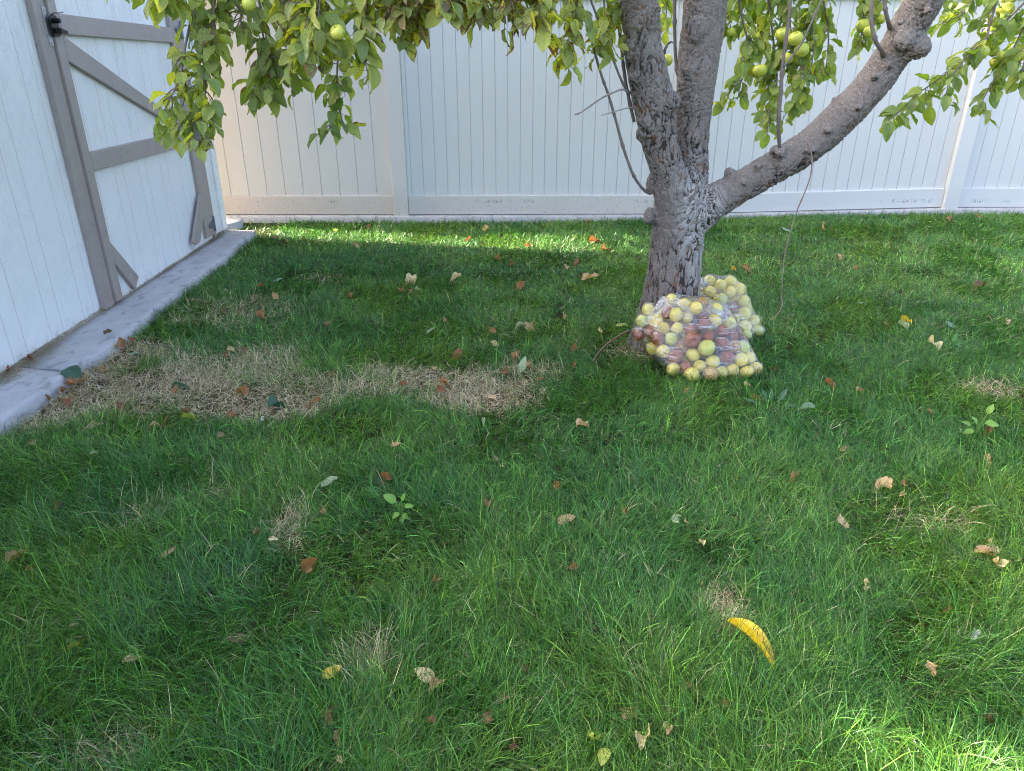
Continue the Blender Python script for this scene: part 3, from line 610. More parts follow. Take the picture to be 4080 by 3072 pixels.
# left group (near the camera)
spray([(860, -80), (848, 90), (828, 250), (815, 400), (800, 470)], 2.35, 62, .074, .5, .2, 4, .12)
spray([(800, -60), (745, 150), (718, 300), (640, 470)], 2.30, 48, .070, .5, .2, 2, .09)
spray([(200, -190), (380, -120), (560, -90), (720, -60)], 2.15, 55, .078, .5, .2, 2, .07)
spray([(560, -90), (640, -20), (680, 30)], 2.2, 55, .078, .5, .2, 2, .07)
spray([(950, -100), (930, -10), (960, 60), (930, 130)], 2.4, 60, .074, .4, .2, 2, .08)
spray([(1390, -80), (1372, 80), (1345, 250), (1340, 420), (1312, 515)], 2.55, 62, .070, .35, .2, 2, .07)
spray([(1260, -90), (1185, 90), (1130, 240), (1010, 345)], 2.6, 70, .072, .35, .25, 3, .10)
spray([(1090, -80), (1130, 30), (1190, 120)], 2.3, 80, .080, .55, .35, 3, .09)
spray([(1000, -100), (1040, 40), (1050, 150), (1090, 230)], 2.45, 66, .074, .5, .3, 3, .09)
spray([(1180, -110), (1200, 10), (1230, 110), (1220, 220)], 2.3, 66, .078, .55, .4, 3, .09)
spray([(1480, -80), (1450, 60), (1430, 190)], 2.3, 75, .080, .6, .45, 3, .08)
spray([(1280, -90), (1270, 40), (1260, 140)], 2.25, 85, .080, .55, .3, 3, .09)
spray([(1600, -80), (1612, 60), (1590, 170)], 2.4, 52, .066, .4, .5, 2, .06)
spray([(1500, -140), (1650, -70), (1760, -50), (1790, 20)], 2.25, 62, .078, .65, .8, 3, .06)
spray([(1760, -130), (1900, -75), (2080, -80), (2200, -60)], 2.35, 60, .076, .6, .7, 3, .06)
for q in ([(1640, -130), (1660, -30), (1650, 40)], [(1840, -130), (1870, -20), (1890, 50)], [(1990, -140), (2020, -50), (2040, 20)], [(2120, -130), (2150, -10), (2135, 70)], [(1540, -130), (1560, -20), (1530, 70)]):
    spray(q, 2.3, 66, .076, .6, .7, 3, .07)
spray([(2480, -120), (2490, 0), (2470, 90)], 2.9, 56, .074, .5, .4, 2, .08); spray([(3700, -120), (3760, -20), (3820, 60)], 3.6, 56, .072, .2, 0, 3, .10, frm='right'); spray([(2880, -120), (2900, 0), (2890, 90)], 3.7, 60, .074, .35, 0, 2, .08, frm='mid')
spray([(2280, -90), (2300, 40), (2270, 150), (2215, 225)], 2.7, 60, .074, .5, .5, 3, .10)
spray([(2400, -80), (2410, 70), (2405, 190)], 2.85, 52, .074, .45, .4, 2, .09)
spray([(2640, -90), (2655, 30), (2650, 110)], 3.9, 60, .072, .25, .1, 2, .07, frm='mid')
# right of the middle limb, behind the right limb
for pth, zz, dn in (([(2930, -90), (2960, 80), (2990, 230), (2950, 330)], 3.75, 70), ([(3130, -90), (3150, 120), (3175, 300), (3165, 400)], 3.7, 78), ([(3260, -90), (3300, 120), (3290, 290)], 3.8, 70),
                    ([(3050, -90), (3080, 150), (3095, 340), (3050, 460)], 3.75, 70), ([(3010, -90), (3020, 60), (3040, 180)], 3.9, 60), ([(3190, -90), (3230, 40), (3240, 220), (3200, 350)], 3.65, 60)):
    spray(pth, zz, dn, .080, .3, .05, 3, .13, .006, .7, 'mid')
spray([(3450, -90), (3440, 70), (3425, 190)], 3.75, 62, .075, .28, .05, 3, .10, frm='right')
spray([(3530, -90), (3500, 30), (3470, 110)], 3.8, 55, .075, .28, .05, 2, .09, frm='right')
spray([(4180, -90), (3960, 130), (3800, 270), (3650, 380), (3560, 470)], 3.35, 62, .072, .2, 0, 2, .08, frm='right')
spray([(4120, 0), (4050, 170), (3970, 300), (3900, 430)], 3.4, 55, .074, .2, 0, 2, .07, frm='right')
spray([(3900, -80), (3850, 40), (3740, 100)], 3.5, 50, .072, .2, 0, 2, .07, frm='right')
spray([(3930, 150), (3850, 230), (3790, 310), (3770, 370)], 3.3, 60, .070, .3, 0, 1, .06, frm='right')
spray([(4130, 60), (4090, 200), (4070, 300)], 3.3, 50, .072, .2, 0, 2, .07, frm='right')
spray([(3640, -90), (3600, 60)], 4.2, 50, .072, .2, 0, 2, .07, frm='right')

# ---- apples hanging on the tree
def apple_mesh(name, seed, stem=True):
    rnd = random.Random(seed); bm = bmesh.new(); bmesh.ops.create_uvsphere(bm, u_segments=26, v_segments=18, radius=1)
    e = [rnd.uniform(.94, 1.06) for _ in range(2)]
    for v in bm.verts:
        x, y, z = v.co; r = math.hypot(x, y); a = math.atan2(y, x)
        lob = 1 + .025 * math.cos(5 * a + seed) * (1 - z) * .5
        dz = -.30 * math.exp(-(r / .27) ** 2) * (1 if z > 0 else 0) + .16 * math.exp(-(r / .24) ** 2) * (1 if z < 0 else 0)
        v.co = (x * lob * e[0] * (1 + .08 * z), y * lob * e[1] * (1 + .08 * z), (z + dz) * .90)
    me = bpy.data.meshes.new(name); bm.to_mesh(me); bm.free(); me.polygons.foreach_set('use_smooth', [True] * len(me.polygons)); me.materials.append(MA); return me
AM = [apple_mesh('apple', s) for s in range(5)]
bm = bmesh.new(); tube(bm, [(0, 0, .6), (.03, .02, .95), (.10, .05, 1.3)], [.05, .04, .06], 6); STEM = bpy.data.meshes.new('stem'); bm.to_mesh(STEM); bm.free(); STEM.materials.append(MTW)
def hang_apple(px, py, rpx, z):
    p = PZ(px, py, z); o = bpy.data.objects.new('apple', random.choice(AM)); link(o, tree); o.location = p - Vector(tree.location); s = rpx * z / F; o.scale = (s, s, s)
    o.rotation_euler = (random.gauss(0, .35), random.gauss(0, .35), random.uniform(0, 6)); o.color = (.12, random.uniform(.75, 1), 0, 1)
    st = bpy.data.objects.new('stem', STEM); link(st, o)
for a in [(1345, 130, 31, 2.25), (1362, 205, 24, 2.35), (1375, 263, 25, 2.4), (992, 18, 29, 2.3), (3119, 138, 30, 3.68), (3170, 154, 29, 3.6), (3236, 140, 26, 3.7), (3194, 200, 29, 3.62), (3137, 232, 25, 3.68), (3176, 236, 22, 3.7), (3027, 281, 28, 3.72), (2910, 127, 20, 3.75), (2652, 240, 28, 3.75),
          (3440, 103, 28, 3.74), (3466, 127, 24, 3.68), (3508, 76, 20, 3.78), (3440, 40, 22, 3.8), (4005, 42, 33, 3.42), (4020, -8, 30, 3.46), (3975, 97, 32, 3.38), (3910, 208, 29, 3.36), (3951, 178, 21, 3.42), (3962, 205, 21, 3.45), (3992, 222, 19, 3.36), (4027, 221, 26, 3.4), (4005, 259, 26, 3.42), (3967, 247, 24, 3.48), (4062, 222, 25, 3.4)]:
    hang_apple(*a)

# ---- bare shoots and dead twigs on the limbs
def shoot(name, pts, w0, w1, m=MTW, dy=-.02, dys=None):
    P3 = smooth_path([tp(x, y, dy if dys is None else dys[i]) for i, (x, y) in enumerate(pts)], 6); r = interp([rr(w0, 400), rr(w1, 400)], len(P3))
    r = [q * (1 + .18 * (random.random() - .5) + (.35 if i % 9 == 4 else 0)) for i, q in enumerate(r)]; bm = bmesh.new(); tube(bm, P3, r, 8); return obj(name, bm, m, tree, smooth=True)
z5 = lambda L: [(2100 + x / 1.851, y / 1.851) for x, y in L]; z6 = lambda L: [(3000 + x / 1.851, y / 1.851) for x, y in L]
shoot('shoot', z5([(945, 1418), (880, 1415), (800, 1320), (740, 1180), (690, 1020), (650, 870), (600, 700), (550, 560), (500, 390), (450, 200), (390, 0), (330, -200)]), 13, 8, dys=[-.02, -.05] + [-.1] * 10)
shoot('shoot', z5([(760, 690), (700, 600), (620, 400), (560, 250), (500, 80), (470, 0), (430, -160)]), 10, 8, dys=[-.05] + [-.12] * 6)
shoot('shoot', z5([(790, 900), (745, 700), (715, 520), (690, 300), (665, 100), (655, 0), (640, -200)]), 14, 10, dy=-.02)
shoot('dead_twig', z5([(760, 690), (710, 660), (640, 680), (540, 730), (440, 800), (385, 835), (350, 845)]), 8, 5, MDEAD, dys=[-.05, -.12] + [-.16] * 5)
shoot('dead_twig', z5([(790, 800), (745, 795), (640, 825), (545, 852)]), 6, 3, MDEAD, dys=[-.05, -.12, -.16, -.18])
shoot('dead_twig', z5([(1005, 410), (1020, 360), (1045, 320), (1070, 310), (1098, 340)]), 12, 4, dys=[-.05, -.08, -.08, -.1, -.1])
shoot('shoot', z5([(1130, 620), (1098, 450), (1088, 200), (1088, 0), (1085, -200)]), 15, 12, dys=[.12, .14, .16, .18, .2])
shoot('shoot', z5([(1868, 1135), (1862, 1080), (1855, 900), (1870, 700), (1885, 480), (1905, 330), (1945, 0), (1970, -200)]), 17, 10, dys=[-.09, -.13] + [-.16] * 6)
shoot('shoot', z6([(228, 490), (300, 400), (370, 300), (430, 170), (490, 40), (560, -120)]), 8, 7, dy=-.17)
shoot('shoot', z6([(965, 430), (950, 380), (905, 300), (872, 150), (880, 0), (900, -200)]), 17, 11, dys=[-.15, -.24, -.28, -.28, -.28, -.28])
shoot('shoot', z6([(1015, 220), (1000, 170), (978, 80), (970, 0), (960, -150)]), 15, 12, dys=[-.17, -.24, -.26, -.26, -.26])
dsp = lambda L: [(x * 1.8445, y * 1.8445) for x, y in L]
shoot('twig', dsp([(1738, 300), (1747, 312), (1754, 345), (1748, 390), (1722, 455), (1703, 515), (1692, 570), (1688, 640)]), 6, 4, MTWR, dys=[-.15, -.2, -.22, -.23, -.24, -.25, -.26, -.27])
shoot('twig', dsp([(1688, 640), (1689, 662), (1678, 680), (1663, 690)]), 5, 3, MTWR, dys=[-.27, -.28, -.29, -.30])

# ---- the crown above (out of the picture, it shades the lawn)
def above(p):
    x, y, z = p; yy, zz = y, z - CAMZ; dz = yy * math.cos(TH) - zz * math.sin(TH)
    if dz < .05: return True
    return (yy * math.sin(TH) + zz * math.cos(TH)) / dz > .60 or abs(x) / dz > .85
lv = Leaves(); bm = bmesh.new(); cnt = 0
ends = [tp(2200, -1200, -.35), tp(2880, -1150, .85), tp(4000, -1100, -.4), tp(2480, -420, -.2), tp(2880, -420, .35), tp(3850, -420, -.35)]
CROWN = [(.9, 3.4, 2.9, 1.9, 1.7, .9, 22), (-.6, 2.7, 2.7, 1.2, 1.2, .75, 8), (2.6, 3.0, 2.8, 1.2, 1.3, .8, 8), (1.0, 1.9, 2.9, 1.3, .8, .5, 4), (1.6, 4.9, 2.7, 1.6, .9, .8, 5), (-.2, 4.6, 2.6, 1.1, .8, .7, 3)]
for cx, cy, cz, rx, ry, rz, nb in CROWN:
    for k in range(nb):
        d = rv().normalized() * (random.random() ** .4); e = Vector((cx + d.x * rx, cy + d.y * ry, cz + d.z * rz))
        if not above(e): continue
        s_ = min(ends, key=lambda q: (q - e).length); mp = s_.lerp(e, .5) + rv(.12) + Vector((0, 0, .1))
        P3 = smooth_path([s_, mp, e], 5)
        if not all(above(q) for q in P3): continue
        tube(bm, P3, interp([.022, .012, .005], len(P3)), 6)
        for j in range(70):
            p = P3[random.randrange(4, len(P3))] + rv(.17)
            if not above(p): continue
            lv.add(p, rv() + Vector((0, 0, -.6)), (random.gauss(0, .6), random.gauss(0, .6), 1), random.uniform(.06, .095), .3, random.uniform(0, .9), .03, leafcol(.35), .2, 4, 3); cnt += 1
print('crown leaves', cnt)
cb = obj('crown', bm, MTW, tree, smooth=True); obj('leaves', lv.mesh('leaves'), ML, cb)

nb = thing('added_shade_tree', 'unseen leafy tree added beyond the left end of the fence to shade the lawn', 'tree', (-3.0, 7.3, 0))  # out-of-view tree, added to keep sun off the lawn right of the trunk
bm = bmesh.new(); lv = Leaves(); tube(bm, smooth_path([(-3, 7.3, 0), (-2.95, 7.2, 1.4), (-2.7, 6.8, 2.6), (-2.4, 6.4, 3.4)], 5), interp([.14, .10, .07, .02], 16), 12)
for k in range(110):
    d = rv().normalized() * random.random() ** .4; e = Vector((-3.0 + d.x * .95, 6.7 + d.y * 1.15, 3.5 + d.z * 1.5))
    if e.z < 2.5: continue
    P3 = smooth_path([Vector((-2.7, 6.8, 2.6)), (Vector((-2.7, 6.8, 2.6)) + e) / 2 + rv(.1), e], 4); tube(bm, P3, interp([.02, .004], len(P3)), 6)
    for j in range(150): lv.add(P3[random.randrange(3, len(P3))] + rv(.19), rv() + Vector((0, 0, -.5)), rv(), random.uniform(.07, .11), .3, .5, .03, leafcol(.2), .1, 4, 3)
obj('trunk', bm, MTW, nb, smooth=True); obj('crown', lv.mesh('crown'), ML, nb)

# ------------------------------------------------------------ bags of windfall apples
def inside(p, poly):
    q = p - Vector((0, 0, CAMZ)); zz = q.y * math.cos(TH) - q.z * math.sin(TH); px = 2040 + F * q.x / zz; py = 1536 - F * (q.y * math.sin(TH) + q.z * math.cos(TH)) / zz
    n = len(poly); c = False
    for i in range(n):
        (x1, y1), (x2, y2) = poly[i], poly[i - 1]
        if (y1 > py) != (y2 > py) and px < (x2 - x1) * (py - y1) / (y2 - y1) + x1: c = not c
    return c
def bag(label, listed, zf, hullx, rand_n, tint, apple_word, fill_box):
    pts = []; A_ = []
    for zx, zy, r, rot in listed:
        px, py = 2300 + zx / 2.458, 1000 + zy / 2.458; z = zf(px, py); rad = max(.030, min(.037, (r + 0) / 2.458 * z / F)); p = PZ(px, py, z)
        A_.append([p, rad, rot, True])
    for q in range(rand_n):
        for tr_ in range(60):
            p = fill_box(); 
            if p is None: continue
            r = random.uniform(.030, .036)
            if all((p - b[0]).length > (r + b[1]) * .93 for b in A_): A_.append([p, r, random.choice((.0, .1, .3, .9, 1)), False]); break
    for it in range(60):                       # push apart, mostly away from the camera
        for i in range(len(A_)):
            for j in range(i):
                d = A_[i][0] - A_[j][0]; L = d.length; m_ = (A_[i][1] + A_[j][1]) * .985
                if L < m_:
                    d = (d / max(L, 1e-5)) * (m_ - L) * .5
                    for q, sgn in ((i, 1), (j, -1)):
                        dd = d * sgn
                        if A_[q][3]: dd = Vector((dd.x * .35, dd.y * 1.0, dd.z * .35))
                        A_[q][0] = A_[q][0] + dd
        for a in A_: a[0].z = max(a[0].z, a[1] * .9 + .012)
    return [a for a in A_ if a[3] or inside(a[0], label)]
def ffront(px, py):                            # depth of the front face of the near bag
    yb = PZ(2040, 1500, 1); base = G(2780, 1500, .03).length * 0 + (CAMZ - .03) / -ray(2780, 1500)[2]
    t_ = (1500 - py) / 300; return base + .02 + .07 * t_ + .045 * ((px - 2800) / 200) ** 2
FR = [(965, 520, 44, .1), (1050, 545, 60, .3), (1225, 555, 50, .6), (700, 610, 52, .1), (690, 685, 64, .05), (790, 715, 75, .1), (960, 640, 70, .3), (885, 650, 60, .95), (1075, 665, 66, .1), (1240, 660, 68, .8), (1130, 560, 50, .1), (860, 765, 48, .45), (978, 755, 66, .15), (650, 800, 62, 1), (740, 800, 66, 1),
      (1120, 770, 75, 1), (1220, 750, 68, 1), (1350, 690, 62, .3), (1490, 730, 62, .2), (1400, 770, 60, .8), (925, 870, 66, .05), (775, 930, 52, 0), (855, 940, 70, .0), (770, 865, 55, .8), (1110, 880, 80, 1), (1270, 840, 80, 1), (1030, 950, 75, .65), (1230, 935, 80, .05), (1400, 880, 70, 1), (1520, 860, 68, .95),
      (1540, 945, 64, .6), (960, 1020, 72, 1), (1130, 1030, 76, 0), (1315, 1060, 72, 0), (1460, 1000, 75, .95), (1590, 1075, 76, .0), (1610, 965, 60, .05), (1185, 1110, 66, .4), (1050, 1110, 70, .95), (1690, 1070, 56, .1), (1100, 1215, 76, .15), (1270, 1195, 74, .55), (1400, 1165, 64, .3), (1500, 1175, 62, .35), (1625, 1160, 62, .35), (1715, 1150, 54, .4), (950, 1100, 50, .1), (1360, 600, 50, .3)]
def box_front():
    px, py = random.uniform(2570, 2960), random.uniform(1230, 1470); z = ffront(px, py) + random.uniform(.05, .17)
    if px < 2600 + (py - 1300) * .45 or px > 2900 + (py - 1250) * .5: return None
    return PZ(px, py, z)
Af = bag([(2560, 1300), (2640, 1232), (2760, 1222), (2880, 1245), (2950, 1340), (3010, 1455), (2820, 1480), (2680, 1430)], FR, ffront, None, 60, 0, '', box_front)
BK = [(1400, 460, 68, .1), (1215, 420, 55, .3), (1620, 490, 62, .1), (1520, 580, 62, .95), (1430, 600, 56, .45), (1635, 620, 70, .05), (1640, 745, 76, .1), (1545, 690, 60, .15), (1690, 690, 60, .1), (1390, 335, 55, .15), (1480, 390, 60, .2), (1500, 320, 55, .1), (1590, 400, 60, .2), (1300, 400, 60, .1), (1560, 800, 64, .2), (1700, 820, 60, .1), (1300, 520, 60, .3), (1310, 300, 50, .05), (1600, 860, 60, .1)]
def fback(px, py): t_ = (1360 - py) / 250; return (CAMZ - .03) / -ray(2900, 1340)[2] + .02 + .06 * t_ + .06 * ((px - 2890) / 120) ** 2
def box_back():
    px, py = random.uniform(2790, 3000), random.uniform(1150, 1350); 
    if px > 2960 + (py - 1150) * .2: return None
    return PZ(px, py, fback(px, py) + random.uniform(.05, .16))
Ab = bag([(2780, 1140), (2850, 1122), (2950, 1160), (2980, 1260), (3000, 1345), (2900, 1370), (2790, 1250)], BK, fback, None, 45, 0, '', box_back)
# apples as things
def word(r, g): 
    return 'wholly brown rotten apple' if r > .85 else 'half brown rotting apple' if r > .38 else 'yellow apple with a brown blemish' if r > .12 else ('green apple' if g > .6 else 'plain yellow apple')
ordn = ['leftmost'] + [w_ + ' from left' for w_ in 'second third fourth fifth sixth seventh eighth ninth tenth eleventh twelfth'.split()]
rown = ['top', 'second', 'third', 'fourth', 'fifth', 'sixth', 'seventh', 'eighth', 'ninth']
def drop_apples(A_, which, rows):
    vis = [a for a in A_ if a[3]]; vis.sort(key=lambda a: -a[0].z); per = math.ceil(len(vis) / rows); lab = {}
    for r in range(rows):
        row = sorted(vis[r * per:(r + 1) * per], key=lambda a: a[0].x / a[0].y)
        for k, a in enumerate(row): lab[id(a)] = f'{ordn[k]} in {rown[r]} row'
    for a in A_:
        g = random.choice((.05, .15, .3, .75)) if a[2] < .12 else random.uniform(0, .4)
        o = bpy.data.objects.new('windfall_apple', random.choice(AM)); link(o); o.location = a[0]; o.scale = (a[1],) * 3
        o.rotation_euler = (random.uniform(0, 6), random.uniform(0, 6), random.uniform(0, 6)); o.color = (a[2], g, 0, 1)
        if a[3]: tag(o, f'{word(a[2], g)}, {lab[id(a)]} of the {which} bag', 'apple', f'windfall apples in the {which} clear bag')
        else: tag(o, f'windfall apple buried behind the others inside the {which} clear bag', 'apple', f'windfall apples in the {which} clear bag')
drop_apples(Af, 'front', 6); drop_apples(Ab, 'back', 4)
def film(name, label, A_, extra, disp_, col, flap=None):
    bm = bmesh.new()
    for a in A_:
        for k in range(14):
            d = rv().normalized(); q = a[0] + d * (a[1] + .003); q.z = max(.012, q.z); bm.verts.new(q)
    for e in extra: bm.verts.new(e)
    r = bmesh.ops.convex_hull(bm, input=list(bm.verts)); bmesh.ops.delete(bm, geom=[v for v in bm.verts if not v.link_faces], context='VERTS')
    me = bpy.data.meshes.new('f'); bm.to_mesh(me); bm.free(); t_ = link(bpy.data.objects.new('f', me))
    m1 = t_.modifiers.new('r', 'REMESH'); m1.mode = 'VOXEL'; m1.voxel_size = .006; m2 = t_.modifiers.new('s', 'SMOOTH'); m2.iterations = 10
    me = bpy.data.meshes.new_from_object(t_.evaluated_get(bpy.context.evaluated_depsgraph_get())); bpy.data.objects.remove(t_)
    n = len(me.vertices); V = np.empty(n * 3, np.float32); me.vertices.foreach_get('co', V); V = V.reshape(-1, 3).astype(float)
    Nn = np.empty(n * 3, np.float32); me.vertices.foreach_get('normal', Nn); Nn = Nn.reshape(-1, 3).astype(float)
    # cling: the film sinks a little between the apples, and wrinkles run across it
    Cn = np.array([a[0] for a in A_]); Rn = np.array([a[1] for a in A_]); dmin = np.full(n, 9.)
    for c, r in zip(Cn, Rn): dmin = np.minimum(dmin, np.linalg.norm(V - c, axis=1) - r)
    V = V + Nn * np.clip(.0055 - dmin, 0, .03)[:, None]; sink = np.clip(dmin - .005, 0, .014) * disp_
    wr = .0045 * (noise(V * np.array([9, 9, 42]) + noise(V * 6, 4)[:, None] * 3, 6) - .5) + .003 * (noise(V * np.array([30, 30, 110]), 8) - .5)
    V = V - Nn * sink[:, None] + Nn * (wr + .001)[:, None]
    me.vertices.foreach_set('co', V.astype(np.float32).ravel()); me.polygons.foreach_set('use_smooth', [True] * len(me.polygons)); me.materials.clear(); me.update()
    me.materials.append(MBAG)
    root = thing(name, label, 'plastic bag', tuple(Vector((float(np.mean(V[:, 0])), float(np.mean(V[:, 1])), 0))))
    o = obj('film', me, None, root); o.color = (*col, 1); return root
q7 = lambda x, y, dz=0, f=ffront: PZ(2300 + x / 2.458, 1000 + y / 2.458, f(2300 + x / 2.458, 1000 + y / 2.458) + dz)
bagf = film('clear_plastic_bag', 'slumped clear plastic bag stuffed with yellow and rotten brown apples in front of the trunk', Af,
            [q7(556, 772, .06), q7(585, 720, .05), q7(600, 810, .06), q7(650, 620, .05), q7(1812, 1175, .03), q7(1770, 1110, .03), q7(1700, 1200, .01), q7(700, 560, .10)], .3, (.0, 0, 0))
bagb = film('clear_plastic_bag', 'knotted cloudy plastic bag of yellow apples behind and right of the trunk base', Ab,
            [q7(1165, 280, .05, fback), q7(1250, 225, .04, fback), q7(1180, 400, .02, fback), q7(1755, 850, .02, fback), q7(1500, 265, .06, fback), q7(1620, 345, .05, fback)], .25, (.10, 0, 0))
# loose open mouth of the near bag: a crumpled sheet standing above the apples
def sheet(parent, rim, base, col, amp=.01):
    n, m_ = 40, 14; rimP = smooth_path(rim, 10); basP = smooth_path(base, 10)
    rs = [rimP[int(round(i * (len(rimP) - 1) / (n - 1)))] for i in range(n)]; bs = [basP[int(round(i * (len(basP) - 1) / (n - 1)))] for i in range(n)]
    Vv = []
    for i in range(n):
        for j in range(m_):
            s_ = j / (m_ - 1); p = bs[i].lerp(rs[i], s_); w_ = (noise(np.array([[i * .32, s_ * 1.5, 2.]]), 3)[0] - .5) * amp * 2 * s_ + (noise(np.array([[i * 1.3 + s_ * 2, s_ * 2.5, 5.]]), 4)[0] - .5) * amp
            Vv.append((p.x + w_ * .3, p.y + w_ * 2.2, p.z + w_ * .3))
    k = (np.arange(n - 1)[:, None] * m_ + np.arange(m_ - 1)[None]).ravel()
    me = np_mesh('loose_film', np.array(Vv), np.stack([k, k + m_, k + m_ + 1, k + 1], 1), 4); o = obj('loose_film', me, MBAG, parent); o.color = (*col, 1)
sheet(bagf, [q7(556, 775, -.01), q7(630, 650, -.01), q7(750, 520, .0), q7(870, 436, .01), q7(1010, 432, .03), q7(1180, 450, .04), q7(1330, 470, .03), q7(1455, 522, .02), q7(1520, 640, .0)],
      [q7(600, 800, -.02), q7(690, 700, -.04), q7(800, 620, -.05), q7(900, 570, -.05), q7(1010, 560, -.05), q7(1180, 580, -.05), q7(1330, 600, -.05), q7(1440, 650, -.04), q7(1560, 760, -.03)], (.24, 0, 0), .016)
sheet(bagf, [q7(900, 560, -.01), q7(1000, 545, -.02), q7(1180, 560, -.03), q7(1330, 580, -.02), q7(1440, 640, -.01), q7(1560, 720, .0)],
      [q7(860, 640, .0), q7(1000, 640, -.01), q7(1180, 640, -.015), q7(1300, 650, -.01), q7(1440, 700, -.0), q7(1540, 800, .0)], (.12, 0, 0), .008)
# gathered neck of the back bag
kc = q7(1235, 330, -.03, fback); bm = bmesh.new()
for k in range(13):
    a = 2 * math.pi * k / 13; d = Vector((math.cos(a), -.25 + .2 * random.random(), math.sin(a) * .8)); L = random.uniform(.04, .075)
    tube(bm, smooth_path([kc + d * .008, kc + d * L * .4 + rv(.004), kc + d * L + Vector((0, .03, 0)) + rv(.004)], 5), interp([.006, .004, .0015], 11), 6, True, .3)
bmesh.ops.create_icosphere(bm, subdivisions=2, radius=.016, matrix=Matrix.Translation(kc)); o = obj('knot', bm, MBAG, bagb, smooth=True); o.color = (.35, 0, 0, 1)

# ------------------------------------------------------------ grass
def G_np(px, py, h=0.): p = G(px, py, h); return p.x, p.y
dead_blobs = [(330, 1560, .42, .26, 1.0), (620, 1560, .40, .28, 1.0), (160, 1670, .20, .10, .9), (480, 1440, .20, .20, .85), (900, 1480, .45, .22, .6), (860, 1600, .40, .14, 1.0), (1080, 1640, .30, .11, 1.0), (1250, 1570, .3, .18, .55), (1700, 1530, .34, .19, .75), (1880, 1600, .30, .10, .9), (2020, 1570, .18, .14, .65), (1560, 1560, .3, .16, .5), (2130, 1500, .2, .12, .35),
              (2870, 2480, .055, .09, .9), (1490, 2660, .05, .07, .55), (1165, 2100, .04, .08, .6), (1185, 2170, .04, .04, .6), (110, 2560, .09, .04, .6), (1330, 1120, .2, .1, .2), (620, 2080, .10, .05, .25), (850, 1990, .1, .05, .25), (480, 3010, .09, .04, .45), (3700, 2080, .12, .06, .3), (930, 1250, .3, .3, .3), (2560, 1400, .18, .12, .5), (3950, 1560, .12, .08, .5)]
db = [(*G_np(x, y), a, b, s) for x, y, a, b, s in dead_blobs]
def deadness(x, y):
    wn = (n2(x, y, 6, 31) - .5) * 1.0 + (n2(x, y, 20, 32) - .5) * .7; r = np.zeros_like(x)
    for cx, cy, a, b, s in db:
        q = np.sqrt(((x - cx) / a) ** 2 + ((y - cy) / b) ** 2) + wn; r = np.maximum(r, s * (1 - sstep(q, .45, 1.35)))
    return r
def sample(y0, y1, dens, wmul, lmul):
    xm = .80 * (y1 * math.cos(TH) + .5) + .45; n = int((y1 - y0) * 2 * xm * dens)
    x = RNG.uniform(-xm, xm, n); y = RNG.uniform(y0, y1, n)
    k = (np.abs(x) < .79 * (y + .45) * .97 + .35); return x[k], y[k], wmul, lmul
bands = [(.65, 1.5, 36000, .76, 1.3), (1.5, 2.2, 29000, .84, 1.18), (2.2, 3.2, 21000, .98, 1.0), (3.2, 4.4, 15000, 1.2, .84), (4.4, 6.36, 10500, 1.5, .72)]
e1p = np.array([(p.x, p.y) for p in e1]); e2p = np.array([(p.x, p.y) for p in e2])
ep = np.concatenate([e1p, e2p]); ep = ep[np.argsort(ep[:, 1])]
S_OUT = lambda y: np.interp(y, ep[:, 1], ep[:, 0])
tb = tp(2650, 1372)
Vs, Cs, Fs = [], [], []; off = 0
